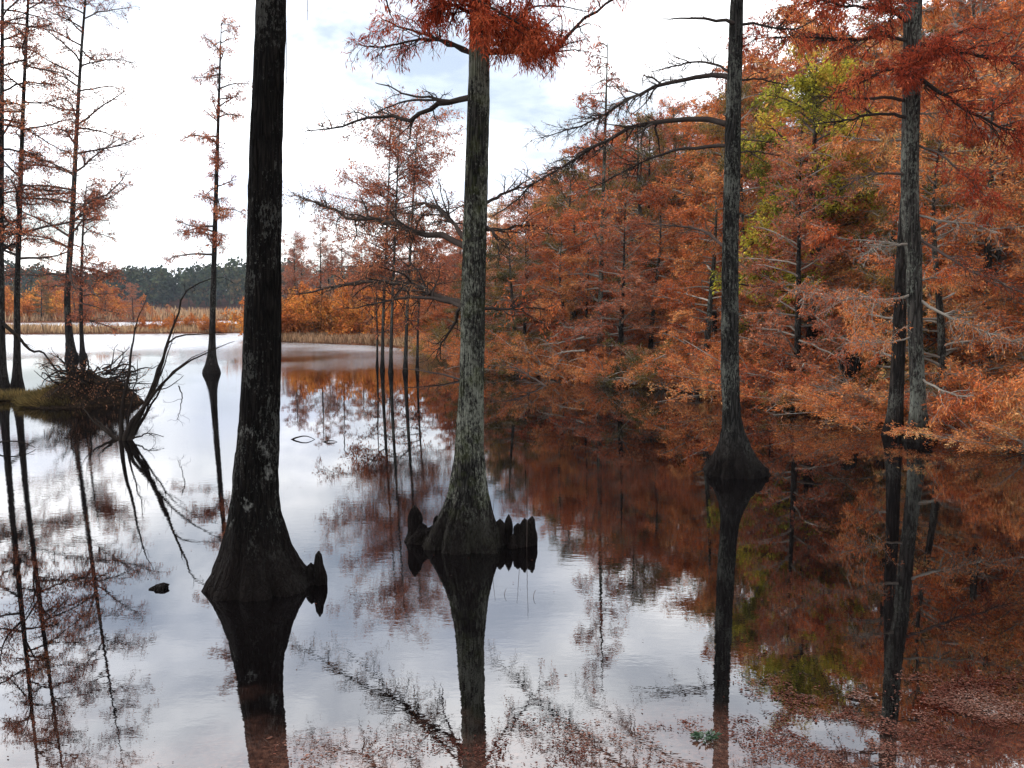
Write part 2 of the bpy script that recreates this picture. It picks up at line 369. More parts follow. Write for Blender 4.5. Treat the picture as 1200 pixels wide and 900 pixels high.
# ------------------------------------------------------------------ hero trees
def limb_path(px, D0, D1, n=14, power=1.0):
    """pixel polyline with depth running from D0 to D1"""
    m = len(px); pts = [P(x, y, D0+(D1-D0)*(i/(m-1))**power) for i, (x, y) in enumerate(px)]
    return smooth_path(pts, n)
def limb(parent, px, D0, D1, r0, rng, tw=30, sub=5, lv=0, mat='twig_dark', leaf='rust', r1=.004, L=.55, ln=.06, wd=.012, grav=.05, up=.1, droop=.8, path=None, tmin=.25, n=16, lam='foliage', flat=.5, subL=.35, rmin=.0025, jit=.22):
    pts = limb_path(px, D0, D1, n) if path is None else path
    amp = r0*.35
    pts[1:-1] += rng.normal(size=(len(pts)-2, 3))*amp
    rad = r0*(1-np.linspace(0, 1, len(pts)))**.8+r1
    g = Geo(); g.tube(pts, rad, 8)
    p1, q1 = shoots(pts[None], rad[None], tw, rng, L=L, t0=tmin, t1=1, n=7, flat=flat, up=up, grav=grav, rr=.55, tip=.45, rmin=rmin*1.4, jit=jit, ang=(.4, 1.2))
    g.tubes(p1, q1, 4)
    p2, q2 = shoots(p1, q1, tw*sub, rng, L=L*subL, t0=.2, n=4, flat=flat, up=0, grav=.1, rr=.6, rmin=rmin, jit=.3, ang=(.5, 1.2))
    g.tubes(p2, q2, 3)
    o = g.build('limb', M[mat], parent)
    if lv:
        g = Geo(); put_leaves(g, p2, q2, int(lv*.8), rng, ln, wd, droop); put_leaves(g, p1, q1, int(lv*.2)+1, rng, ln, wd, droop, t0=.5)
        g.build(lam, M[leaf], o, smooth=False)
    return p1, q1, p2, q2

def knee_geo(g, x, y, h, r, seed, top=.55, lean=(0, 0)):
    zs = np.linspace(-.25, h, 16); t = np.clip(zs/h, 0, 1)
    rad = r*(1.35-.65*t)*np.where(t > .7, np.sqrt(np.clip(1-((t-.7)/.3)**2, 0.02, 1)), 1)*(1+.12*np.sin(t*9+seed))
    cen = np.stack([x+lean[0]*t, y+lean[1]*t, zs], 1)
    trunk_geo(g, cen, rad, k=28, flute=.10, fz=3, nz=.38, seed=seed, nf=4, fur=.12)

# --- big dark trunk on the left
rg = np.random.default_rng(11)
D = 8.18
t1 = thing('cypress_tree', 'thick nearly black cypress trunk with pale blotches and a wide flared foot', 'tree', tuple(G(300, 686)*[1, 1, 0]))
loc = np.array(t1.location)
def sub_loc(g, loc):
    g.v = [v-loc for v in g.v]; return g
class LGeo(Geo):
    pass
_oldbuild = Geo.build
def build_local(s, name, mat, parent=None, smooth=True):
    if parent is not None:
        off = np.zeros(3); p = parent
        while p is not None:
            off += np.array(p.location); p = p.parent
        s.v = [v-off for v in s.v]
    return _oldbuild(s, name, mat, parent, smooth)
Geo.build = build_local
big = [(0, 300, 335), (50, 298.5, 334), (100, 296, 333), (150, 293, 331), (200, 292, 330), (250, 291, 330), (300, 289.5, 329), (380, 286, 329), (450, 284, 328), (500, 280, 327),
       (550, 274.5, 326), (580, 272, 326.5), (600, 269, 329), (620, 265, 334), (640, 259.5, 340), (655, 254.5, 347), (668, 249, 355), (676, 245, 361), (683, 242, 366), (688, 241, 368)]
g = Geo(); cen, rs = profile_trunk(g, big, D, extra=[(1, .06, .125), (3, .2, .10), (5, .35, .06), (7, .4, .02)], k=150, rings=300, fur=.055, flute=.085, fz=.8, nz=.035, seed=3, nf=8)
g.build('trunk', M['bark_big'], t1)
g = Geo(); a = G(373, 686); b = G(366, 684)
knee_geo(g, a[0], D+.02, .30, .048, 5, lean=(-.0, 0)); kn = g.build('knee', M['bark_big'], t1)
g = Geo(); knee_geo(g, b[0]-.01, D+.03, .19, .04, 8); g.build('knee', M['bark_big'], t1)
for zz, ax, ln_ in ((5.2, 1, 1.6), (5.6, -1, 2.0), (6.2, 1, 1.8), (7.0, -1, 1.5), (7.6, 1, 1.1), (8.3, -1, .9)):
    i = np.argmin(abs(cen[:, 2]-zz)); c = cen[i]
    pth = smooth_path([c, c+[ax*ln_*.5, .3, .25], c+[ax*ln_, .7, .15], c+[ax*ln_*1.4, 1.0, -.1]], 14)
    limb(t1, None, 0, 0, .03, rg, tw=16, sub=5, lv=1500, leaf='red', path=pth)
# twig strands that hang into the top of the frame beside the trunk
c = P(340, -70, D-.1)
for x0, yb, xx in ((360, 24, 360), (334.5, 115, 336), (382, -10, 381)):
    pth = smooth_path([P(317, -140, D-.0), P(335, -110, D-.1), P(x0-3, -60, D-.12), P(x0, -10, D-.12), P(xx, yb, D-.12)], 12)
    g = Geo(); g.tube(pth, np.linspace(.007, .002, 12), 5)
    p1, q1 = shoots(pth[None], np.full((1, 12), .004), 5, rg, L=.1, t0=.6, grav=.5, n=4); g.tubes(p1, q1*.7, 3)
    g.build('hanging_twig', M['twig_dark'], t1)

# --- centre tree
D = 9.55
t2 = thing('cypress_tree', 'grey lichen-speckled cypress with knees on both sides of its foot and red leaves up top', 'tree', tuple(G(546, 640)*[1, 1, 0]))
mid = [(0, 550, 575), (60, 549.5, 574), (100, 548.5, 574), (150, 547, 573), (200, 545, 572), (250, 543, 571), (300, 541.5, 570), (340, 540, 569), (400, 539, 568), (450, 538, 567),
       (500, 535, 567), (530, 533, 567.5), (550, 530, 569), (575, 525.5, 572), (590, 520.5, 574), (605, 514.5, 577), (620, 508.5, 582), (632, 504, 586), (641, 501, 589)]
g = Geo(); cen2, rs2 = profile_trunk(g, mid, D, extra=[(1, .03, .095), (3, .1, .07), (5.5, .15, .02)], k=150, rings=300, fur=.06, flute=.19, fz=.75, nz=.04, seed=21, nf=7)
g.build('trunk', M['bark_mid'], t2)
def kneeat(par, px, w, top, base=637, seed=1, D_=D, mat='bark_knee', lean=(0, 0), dy=0.):
    g = Geo(); a = G(px, base); z = P(px, top, a[1])[2]
    knee_geo(g, a[0], a[1]+dy, z, w/2*a[1]/F*1.12, seed, lean=lean); return g.build('knee', M[mat], par)
kneeat(t2, 486, 15, 592, 634, 2, lean=(-.0, 0)); kneeat(t2, 495, 14, 613, 636, 4); kneeat(t2, 503, 12, 618, 637, 6)
kneeat(t2, 586, 10, 608, 638, 7); kneeat(t2, 595, 9, 603, 636, 9, lean=(.01, 0)); kneeat(t2, 608, 11, 613, 640, 12, lean=(-.01, 0))
kneeat(t2, 615, 10, 607, 639, 15); kneeat(t2, 622, 11, 605, 638, 17, lean=(.015, 0)); kneeat(t2, 601, 8, 626, 642, 19); kneeat(t2, 512, 10, 604, 634, 25)
# low root that ties the left knee to the foot
g = Geo(); pth = smooth_path([G(545, 632)+[0, 0, .12], G(515, 634)+[0, 0, .12], G(500, 636)+[0, 0, .07], G(486, 636)+[0, 0, .05], G(478, 638)+[0, 0, -.05]], 14)
g.tube(pth, np.linspace(.10, .035, 14), 10)
g.build('root', M['bark_big'], t2)
rg = np.random.default_rng(5)
LM = dict(rng=rg)
def l2(px, D1, r, **k): return limb(t2, px, D, D1, r, rg, **k)
l2([(552, 114), (530, 119), (512, 123), (495, 131), (480, 141), (460, 135), (430, 138), (395, 150), (357, 154)], D+2.0, .028, tw=26, sub=5, L=.45, flat=1, up=.15, grav=.0)
l2([(552, 113), (528, 118), (505, 114), (480, 112), (455, 101), (440, 97)], D+1.6, .014, tw=12, sub=4, L=.35, flat=1, up=.1)
l2([(550, 114), (528, 118), (500, 117), (470, 120), (450, 128), (435, 134)], D+1.0, .013, tw=10, sub=4, L=.35, flat=1)
l2([(553, 292), (540, 286), (520, 278), (490, 272), (465, 262), (440, 258), (410, 257), (390, 245), (365, 237), (340, 225)], D+4.0, .036, tw=60, sub=8, L=.55, flat=.9, up=.2, lv=500, leaf='brown')
l2([(552, 288), (538, 272), (530, 262), (515, 246), (498, 239), (480, 242), (450, 250)], D+3.2, .024, tw=34, sub=7, L=.5, flat=1, lv=220, leaf='brown')
l2([(553, 362), (538, 357), (520, 352), (500, 341), (480, 333), (450, 330), (410, 333), (370, 340), (332, 344)], D+4.2, .042, tw=60, sub=7, L=.48, flat=.8, up=.1, lv=700, leaf='brown', mat='twig_dark')
l2([(545, 360), (520, 352), (490, 348), (460, 352), (430, 358), (400, 362)], D+3.4, .02, tw=30, sub=5, L=.55, flat=.7, lv=200, leaf='brown')
l2([(545, 360), (537, 364), (533, 380), (522, 395), (515, 407), (517, 422)], D+.8, .016, tw=16, sub=4, L=.4, flat=1)
l2([(560, 262), (575, 270), (582, 280), (585, 296), (586, 300)], D-.3, .016, tw=12, sub=5, L=.35, flat=1, lv=60, leaf='brown')
l2([(562, 268), (590, 269), (615, 264), (640, 268)], D+1.5, .015, tw=16, sub=5, L=.45, flat=.6, lv=200, leaf='rust')
l2([(562, 361), (590, 362), (620, 361), (650, 364)], D+2.5, .014, tw=18, sub=5, L=.5, flat=.6, lv=300, leaf='rust')
l2([(562, 240), (580, 233), (597, 223), (620, 217), (645, 205)], D+1.5, .016, tw=18, sub=5, L=.5, flat=.9, lv=40, leaf='brown')
# crown at the top of the frame
RL = dict(leaf='red', ln=.075, wd=.010, droop=1.1)
l2([(556, 64), (533, 55), (513, 47), (493, 38), (470, 33), (445, 20)], D+.7, .018, tw=22, sub=6, L=.45, flat=.9, lv=900, **RL)
l2([(552, 62), (520, 48), (487, 47), (460, 53), (440, 55), (417, 52)], D+.9, .014, tw=24, sub=6, L=.4, flat=.9, lv=300, **RL)
l2([(562, 62), (600, 60), (630, 62), (648, 60), (668, 40), (690, 20), (720, 0), (770, -30)], D+1.4, .026, tw=34, sub=6, L=.45, flat=.9, lv=700, tmin=.1, **RL)
l2([(600, 50), (606, 25), (625, 8), (660, 8), (690, 14)], D+.6, .010, tw=16, sub=5, L=.3, flat=.9, lv=80, **RL)
l2([(565, 20), (590, 22), (610, 35), (628, 50), (636, 56)], D-.5, .016, tw=44, sub=8, L=.36, flat=.9, lv=3800, tmin=.1, **RL)
l2([(562, 40), (580, 40), (600, 48), (618, 58)], D-.5, .016, tw=30, sub=8, L=.26, flat=.9, lv=2200, tmin=.1, **RL)
l2([(560, 20), (545, 12), (525, 5), (510, 8)], D-.5, .016, tw=36, sub=8, L=.32, flat=.9, lv=1900, tmin=.1, **RL)
l2([(562, -20), (560, -5), (562, 15), (566, 40)], D-.75, .014, tw=36, sub=8, L=.26, flat=.9, lv=2600, tmin=.1, **RL)
l2([(562, -30), (590, -30), (620, -25), (650, -40)], D-.3, .016, tw=30, sub=8, L=.5, flat=.9, lv=2200, **RL)
l2([(562, -30), (530, -25), (500, -30), (460, -50)], D-.3, .016, tw=30, sub=8, L=.5, flat=.9, lv=2500, **RL)
for zz, ax in ((5.8, 1), (6.2, -1), (6.9, 1), (7.6, -1), (8.2, 1)):
    i = np.argmin(abs(cen2[:, 2]-zz)); c = cen2[i]
    pth = smooth_path([c, c+[ax*.7, .2, .2], c+[ax*1.4, .4, .15]], 12)
    limb(t2, None, 0, 0, .02, rg, tw=20, sub=6, lv=2200, path=pth, **RL)

# --- right tree (slender, three long arching limbs to the left)
D = 13.8
t3 = thing('cypress_tree', 'slender charcoal cypress with three long limbs arching left and a knobbly swollen foot', 'tree', tuple(G(864, 552)*[1, 1, 0]))
rt = [(0, 856, 871), (60, 853.5, 870), (100, 851.5, 869), (200, 848.5, 867.5), (300, 846, 865), (400, 845, 865.5), (450, 845, 866), (470, 846, 867), (490, 846.5, 869), (503, 846, 872),
      (515, 844, 877), (527, 840, 882), (538, 835, 888), (547, 832, 894), (554, 830, 898)]
g = Geo(); cen3, rs3 = profile_trunk(g, rt, D, extra=[(1, .05, .08), (3, .15, .05), (4.5, .2, .015)], k=130, rings=260, fur=.06, flute=.2, fz=.7, nz=.06, seed=31, nf=6)
g.build('trunk', M['bark_right'], t3)
for i, (px, w, tp, bs) in enumerate(((836, 10, 541, 556), (843, 11, 535, 558), (852, 9, 540, 560), (868, 12, 530, 560), (879, 11, 536, 560), (888, 12, 541, 559), (896, 8, 547, 557))):
    kneeat(t3, px, w, tp, bs, 40+i*3, mat='bark_right')
rg = np.random.default_rng(15)
def l3(px, D1, r, **k): return limb(t3, px, D, D1, r, rg, rmin=.0028, **k)
l3([(860, 92), (845, 89), (815, 90), (785, 97), (755, 107), (730, 120), (705, 135), (680, 147), (630, 162)], D+2.5, .036, tw=64, sub=8, L=.6, flat=.6, up=.1, lv=250, leaf='brown', grav=.05)
l3([(860, 146), (850, 142), (825, 139), (795, 140), (750, 147), (720, 160), (685, 180), (655, 200), (625, 217), (600, 240), (575, 255)], D+3.0, .042, tw=80, sub=8, L=.6, flat=.6, tmin=.3, up=.05, lv=250, leaf='brown', grav=.06)
l3([(860, 173), (848, 171), (820, 172), (795, 175), (765, 185), (740, 197), (710, 212), (680, 225)], D+2.2, .028, tw=40, sub=5, L=.6, flat=.6, lv=100, tmin=.5, leaf='brown')
l3([(863, 27), (854, 25), (815, 21), (775, 22)], D-.4, .025, tw=4, sub=2, L=.25)
l3([(857, 294), (845, 286), (827, 272), (800, 265), (750, 262)], D+.8, .022, tw=20, sub=5, L=.5, lv=120, leaf='brown', mat='twig_mid')
l3([(860, 97), (870, 94), (885, 92), (905, 96), (925, 100)], D+.6, .016, tw=16, sub=5, L=.45, lv=60, leaf='brown')
l3([(858, 30), (880, 28), (930, 34), (960, 20)], D+.5, .02, tw=18, sub=5, L=.6, lv=500, leaf='rust')
l3([(858, 85), (845, 78), (820, 72), (790, 78), (760, 85)], D+1, .018, tw=24, sub=6, L=.5, lv=60, leaf='brown')
l3([(856, 185), (870, 178), (890, 178), (910, 182)], D+.4, .012, tw=12, sub=5, L=.4, lv=60, leaf='rust')
for zz, ax in ((7.6, 1), (8.2, -1), (8.8, 1), (9.6, -1), (10.3, 1)):
    i = np.argmin(abs(cen3[:, 2]-zz)); c = cen3[i]
    pth = smooth_path([c, c+[ax*.8, .2, .2], c+[ax*1.6, .4, .15]], 12)
    limb(t3, None, 0, 0, .02, rg, tw=20, sub=6, lv=1500, path=pth, leaf='red')

# --- pair at the right
D = 16.9
t4 = thing('cypress_tree', 'tall speckled cypress with red sprays high up, nearer of the close pair at right', 'tree', tuple(G(1077, 524)*[1, 1, 0]))
prof = [(0, 1060, 1080), (100, 1058.5, 1078), (200, 1056, 1076), (260, 1057, 1077), (300, 1062, 1080), (400, 1064.5, 1081), (450, 1067, 1084), (480, 1067, 1085), (495, 1065, 1088), (510, 1061, 1093), (520, 1058, 1096), (527, 1057, 1097)]
g = Geo(); cen4, rs4 = profile_trunk(g, prof, D, extra=[(1, .05, .14), (3, .1, .10), (5, .15, .02)], k=110, rings=200, fur=.05, flute=.13, fz=.9, nz=.05, seed=51, nf=8)
g.build('trunk', M['bark_far'], t4)
rg = np.random.default_rng(25)
def l4(px, D1, r, **k): return limb(t4, px, D, D1, r, rg, rmin=.0038, **k)
RR = dict(leaf='red', ln=.10, wd=.018)
l4([(1068, 137), (1057, 137), (1040, 134), (1020, 134), (1000, 139), (980, 143), (950, 146)], D-.6, .03, tw=22, sub=5, L=.7, mat='twig_dark', tmin=.4)
l4([(1066, 116), (1045, 115), (1010, 115), (950, 113)], D-.5, .03, tw=14, sub=4, L=.6, tmin=.6, mat='twig_dark')
l4([(1066, 205), (1045, 203), (1020, 205), (995, 215), (985, 222)], D-.5, .022, tw=18, sub=5, L=.7, mat='twig_mid')
l4([(1068, 50), (1040, 42), (1000, 46), (950, 44), (910, 44), (880, 48)], D-.8, .03, tw=60, sub=7, L=.8, lv=2300, tmin=.1, **RR)
l4([(1068, 85), (1040, 82), (1010, 96), (985, 108)], D-.8, .03, tw=26, sub=6, L=.6, lv=900, tmin=.2, **RR)
l4([(1068, 30), (1040, 12), (1000, 8), (960, 2), (920, 8)], D-.6, .03, tw=44, sub=7, L=.8, lv=2500, tmin=.1, **RR)
l4([(1070, 85), (1090, 102), (1120, 120), (1141, 134), (1159, 141), (1200, 165), (1240, 180)], D-1, .035, tw=40, sub=6, L=.8, lv=2000, tmin=.1, mat='twig_dark', **RR)
l4([(1070, 50), (1114, 58), (1138, 63), (1165, 69), (1200, 75), (1240, 84)], D-.8, .035, tw=44, sub=6, L=.8, lv=2200, tmin=.1, mat='twig_dark', **RR)
l4([(1072, 90), (1080, 70), (1095, 60), (1110, 66)], D-1, .02, tw=34, sub=7, L=.5, lv=1700, tmin=.1, **RR)
l4([(1068, 60), (1066, 75), (1066, 95)], D-1.1, .02, tw=30, sub=7, L=.45, lv=1600, tmin=.1, **RR)
l4([(1072, 280), (1090, 288), (1110, 300), (1135, 316), (1170, 330), (1210, 348)], D-1.2, .025, tw=40, sub=6, L=.6, lv=900, mat='twig_mid')
l4([(1075, 350), (1095, 362), (1120, 375), (1150, 387), (1175, 396), (1210, 407)], D-1.4, .026, tw=50, sub=6, L=.6, lv=900, mat='twig_grey')
l4([(1072, 250), (1100, 258), (1138, 262), (1162, 268), (1205, 264)], D-1.2, .018, tw=30, sub=6, L=.6, lv=600, mat='twig_grey')
l4([(1068, 345), (1040, 352), (1010, 350), (980, 352), (950, 345), (935, 338)], D-1.5, .02, tw=64, sub=7, L=.6, lv=1500, mat='twig_grey')
l4([(1068, 285), (1045, 288), (1025, 290), (1015, 298)], D-.8, .02, tw=26, sub=6, L=.5, lv=60, mat='twig_grey')
l4([(1068, 395), (1040, 402), (1010, 400), (985, 404)], D-1.0, .015, tw=30, sub=6, L=.6, lv=900, mat='twig_grey')
l4([(1072, 170), (1100, 180), (1130, 205), (1160, 235)], D-1.0, .02, tw=26, sub=6, L=.7, lv=1200, mat='twig_mid', **RR)
l4([(1075, 440), (1100, 455), (1130, 465), (1170, 462), (1210, 466)], D-1.8, .02, tw=50, sub=7, L=.7, lv=3500, mat='twig_grey', leaf='rust', ln=.09, wd=.02)
for zz, ax in ((8.2, 1), (8.8, -1), (9.6, 1), (10.4, -1), (11.3, 1)):
    i = np.argmin(abs(cen4[:, 2]-zz)); c = cen4[i]
    pth = smooth_path([c, c+[ax*.8, -.4, .2], c+[ax*1.8, -.8, .15]], 12)
    limb(t4, None, 0, 0, .03, rg, tw=24, sub=6, lv=1500, path=pth, L=.7, **RR)
D = 17.6
t5 = thing('cypress_tree', 'dark thinner cypress of the close pair on the right, crossing behind the speckled one', 'tree', tuple(G(1045, 514)*[1, 1, 0]))
prof = [(60, 1064, 1072), (150, 1061, 1071), (240, 1055, 1067), (300, 1050, 1063), (400, 1046, 1061), (450, 1043, 1059), (480, 1040, 1058), (500, 1036, 1058), (514, 1033, 1059), (520, 1032, 1060)]
g = Geo(); cen5, rs5 = profile_trunk(g, prof, D, extra=[(1, .05, .06), (3, .1, .04), (4.5, .15, .01)], k=40, rings=90, flute=.13, fz=.9, nz=.05, seed=61, nf=7)
g.build('trunk', M['bark_dark'], t5)
for i, zz in enumerate(np.linspace(1.6, 8.5, 12)):
    j = np.argmin(abs(cen5[:, 2]-zz)); c = cen5[j]; a = 1.9+i*2.4
    dd = np.array([math.cos(a), abs(math.sin(a))*.7+.1, .1]); ln_ = 1.7-zz*.1
    pth = smooth_path([c, c+dd*ln_*.6, c+dd*ln_+[0, 0, .05]], 12)
    limb(t5, None, 0, 0, .02, rg, tw=16, sub=6, lv=900, path=pth, L=.6, rmin=.005, ln=.09, wd=.02, mat='twig_grey')

# ------------------------------------------------------------------ generic cypress
def make_cypress(tree, pts, rtr, rng, nl=34, z0f=.12, Ltop=.5, Lbot=1.9, tw=12, sub=5, lv=8000, ln=.12, wd=.035, leaf='rust', twig='twig_grey', bark='bark_far', rmin=.006, rise=.25, k=14, az=None, jitter=.13, leaf_=None, foot=2.0, leafpow=1.0, Lpow=.8, droop=.5, tier=0.):
    """pts: world polyline from foot (z<0 ok) to tip. Builds trunk, branches, crown under tree."""
    H = pts[-1][2]
    cen = smooth_path(pts, 46); t = np.linspace(0, 1, 46)
    rad = rtr*(1-t)**.75+.008
    rad *= 1+(foot-1)*np.exp(-np.clip(cen[:, 2], 0, 99)/(.022*H+.12))
    g = Geo(); trunk_geo(g, cen, rad, k=k, flute=.12, fz=.8, nz=.06, seed=int(rng.integers(99)), nf=5)
    g.build('trunk', M[bark], tree)
    gb = Geo(); gl = Geo(); LP = []; LR = []
    for i in range(nl):
        f = z0f+(1-z0f)*((i+rng.uniform(0, 1))/nl)
        if tier: f = round(f*tier)/tier*.8+f*.2
        x = f*45; j = min(int(x), 44); c = cen[j]*(1-x+j)+cen[j+1]*(x-j)
        q = (f-z0f)/(1-z0f)
        ln_ = (Ltop+(Lbot-Ltop)*(1-q)**Lpow)*rng.uniform(.6, 1.25)
        a = rng.uniform(0, 6.283) if az is None else az(rng)
        d = np.array([math.cos(a), math.sin(a), rise*(.3+q)+rng.normal()*jitter]); d /= np.linalg.norm(d)
        n = 7; pp = [c]; 
        for s_ in range(n-1):
            pp.append(pp[-1]+d*ln_/(n-1)); d = d+rng.normal(size=3)*.13+np.array([0, 0, -.04]); d /= np.linalg.norm(d)
        r0 = min(rtr*.45*(1-.6*q), .02*ln_+.008)
        LP.append(pp); LR.append(r0*np.linspace(1, .25, n)+rmin*.4)
    LP = np.array(LP); LR = np.array(LR); gb.tubes(LP, LR, 5)
    mL = np.linalg.norm(LP[:, -1]-LP[:, 0], axis=1).mean()
    p1, q1 = shoots(LP, LR, nl*tw, rng, L=mL*.42, t0=.15, n=5, flat=.45, up=.05, grav=.03, rr=.5, rmin=rmin, jit=.25)
    gb.tubes(p1, q1, 3)
    p2, q2 = shoots(p1, q1, nl*tw*sub, rng, L=mL*.17, t0=.15, n=3, flat=.6, grav=.1, rr=.6, rmin=rmin*.8, jit=.3)
    gb.tubes(p2, q2, 3)
    gb.build('branches', M[twig], tree)
    if lv:
        put_leaves(gl, p2, q2, int(lv*.75), rng, ln, wd, droop, off=.04); put_leaves(gl, p1, q1, int(lv*.25), rng, ln, wd, droop, off=.05)
        gl.build('crown', M[leaf], tree, smooth=False)
def copy_tree(o, loc, rz, sc, label, group, cat=None):
    c = o.copy(); C.objects.link(c); c.location = loc; c.rotation_euler = (0, 0, rz); c.scale = sc
    c['label'] = label; c['group'] = group
    if cat: c['category'] = cat
    for ch in o.children:
        d = ch.copy(); C.objects.link(d); d.parent = c
    return c
def pts_px(px, D): return [P(x, y, D) for x, y in px]
def px_tree(label, px, rtr, seed, name='cypress_tree', **k):
    """px: from foot (on the water) to tip"""
    gpt = G(*px[0]); D = gpt[1]; t = thing(name, label, 'tree', (gpt[0], D, 0))
    pts = pts_px(px[1:], D); pts = [np.array([gpt[0], D, -.4]), gpt.copy()]+pts
    make_cypress(t, pts, rtr, np.random.default_rng(seed), **k); return t
# left group
px_tree('slim cypress standing alone in open water left of the black trunk', [(248, 437), (249, 380), (251, 300), (254, 200), (257, 100), (259, 40), (259, 25)], .115, 101, nl=40, z0f=.36, Ltop=.35, Lbot=1.5, tw=12, sub=6, lv=7000, ln=.085, wd=.028, leaf='wisp', rmin=.004, twig='twig_mid', bark='bark_dark', foot=3.0, tier=0, Lpow=.6, jitter=.35)
px_tree('tall cypress with long rising limbs standing behind the brushy mound', [(84, 421), (80, 380), (79, 340), (84, 270), (89, 170), (94, 80), (100, 0), (104, -50), (107, -90)], .14, 102, nl=46, z0f=.20, Ltop=.8, Lbot=3.6, tw=20, sub=7, lv=14000, ln=.10, wd=.034, twig='twig_mid', bark='bark_dark', foot=2.2, Lpow=.7, rise=.5, rmin=.006, jitter=.3, leaf='wisp')
px_tree('short thin cypress just right of the tall left one', [(97, 421), (95, 370), (96, 300), (99, 240), (102, 212)], .09, 103, nl=26, z0f=.25, Ltop=.6, Lbot=2.2, tw=14, sub=6, lv=5500, ln=.10, wd=.034, twig='twig_mid', bark='bark_dark', foot=2.0, Lpow=.6, rmin=.006, jitter=.3, leaf='wisp')
px_tree('dark cypress second from the left edge, its flared foot beside the mound', [(20, 460), (20, 400), (20, 340), (23, 250), (27, 130), (33, 0), (36, -60), (38, -110)], .085, 104, nl=44, z0f=.30, Ltop=.6, Lbot=2.3, tw=16, sub=6, lv=9000, ln=.075, wd=.024, twig='twig_mid', bark='bark_dark', foot=2.6, rise=.35, jitter=.3, leaf='wisp', rmin=.004)
px_tree('dark cypress cut by the left edge of the photo', [(3, 462), (2, 400), (1, 300), (2, 150), (3, 0), (4, -60), (5, -120)], .095, 105, nl=44, z0f=.30, Ltop=.6, Lbot=2.2, tw=16, sub=6, lv=9000, ln=.075, wd=.024, twig='twig_dark', bark='bark_dark', foot=2.8, rise=.35, jitter=.3, leaf='wisp', rmin=.004)
# trio left of centre
TR = dict(nl=32, z0f=.36, Ltop=1.7, Lbot=2.5, tw=15, sub=6, lv=9500, ln=.095, wd=.034, twig='twig_mid', bark='bark_far', rise=.6, foot=1.5, Lpow=.5, rmin=.004, jitter=.3, leaf='wisp')
px_tree('leftmost tall thin cypress of the clump behind the lichened trunk', [(448, 434), (449, 380), (452, 300), (456, 200), (458, 145)], .06, 111, **TR)
px_tree('tallest thin cypress, middle of the clump behind the lichened trunk', [(458, 437), (459, 380), (462, 300), (466, 200), (469, 140)], .06, 112, **TR)
px_tree('rightmost tall thin cypress of the clump, ragged rust crown', [(475, 436), (477, 370), (481, 290), (486, 200), (489, 150)], .065, 113, **TR)
px_tree('half-height sapling on the right edge of the thin cypress clump', [(489, 434), (490, 380), (493, 320), (496, 285)], .05, 114, **{**TR, 'nl': 18, 'lv': 1600, 'Lbot': 1.2})
px_tree('slim short sapling on the left edge of the thin cypress clump', [(442, 430), (442, 390), (441, 350), (442, 318)], .04, 115, **{**TR, 'nl': 14, 'lv': 900, 'Lbot': .9})
# tree 703 and its company
px_tree('pale-barked cypress with slim pointed top, standing in water before the rust woods', [(703, 441), (703, 400), (704, 340), (706, 260), (709, 160), (711, 90), (712, 50)], .10, 121, nl=46, z0f=.16, Ltop=.4, Lbot=2.1, tw=13, sub=6, lv=6000, ln=.12, wd=.04, twig='twig_grey', bark='bark_mid', rise=.2, foot=1.8)
px_tree('thin sapling immediately left of the pale-barked cypress', [(687, 438), (687, 380), (689, 320), (690, 270)], .05, 122, nl=26, z0f=.2, Ltop=.4, Lbot=1.3, tw=12, sub=6, lv=1800, ln=.11, wd=.035, twig='twig_grey', bark='bark_dark')
px_tree('leaning sapling right of the pale-barked cypress, almost leafless', [(724, 435), (728, 380), (731, 320), (733, 230)], .045, 123, nl=28, z0f=.2, Ltop=.4, Lbot=1.4, tw=12, sub=6, lv=900, ln=.11, wd=.035, twig='twig_grey', bark='bark_dark')
px_tree('knee-high bare sapling between the pale-barked cypress and its left neighbour', [(694, 439), (693, 415), (692, 390)], .035, 124, nl=8, z0f=.4, Ltop=.2, Lbot=.6, tw=6, sub=4, lv=200, ln=.1, wd=.03, twig='twig_grey', bark='bark_dark')

# ------------------------------------------------------------------ forest prototypes
protos = []
for i in range(7):
    rg = np.random.default_rng(200+i); Hh = 10.0
    t = thing('cypress_tree', 'x', 'tree')
    lean = rg.normal(size=2)*.25
    pts = [np.array([0, 0, -.4]), np.array([0, 0, 0.]), np.array([lean[0]*.4, lean[1]*.4, Hh*.35]), np.array([lean[0], lean[1]*.8, Hh*.7]), np.array([lean[0]*.8, lean[1], Hh])]
    make_cypress(t, pts, .13, rg, nl=58, z0f=.05, Ltop=.9, Lbot=2.4, tw=13, sub=7, lv=[24000, 20000, 25000, 18000, 24000, 19000, 8000][i], ln=.12, wd=.040, leaf=['rust', 'rust', 'orange_rust', 'wisp', 'orange_rust', 'olive', 'wisp'][i], twig='twig_grey', bark='bark_dark' if i % 3 == 0 else 'bark_far', rise=.4, Lpow=[.6, .4, .7, .45, .35, .5, .6][i], jitter=.25)
    protos.append(t)
rg = np.random.default_rng(260)
gt = thing('broadleaf_tree', 'x', 'tree')
make_cypress(gt, [np.array([0, 0, -.3]), np.array([0, 0, 0.]), np.array([.1, 0, 3.]), np.array([0, .1, 6.5]), np.array([.1, 0, 9.])], .16, rg, nl=40, z0f=.30, Ltop=1.2, Lbot=2.5, tw=12, sub=6, lv=20000, ln=.12, wd=.05, leaf='green', twig='twig_mid', bark='bark_dark', rise=.8, Lpow=.4)
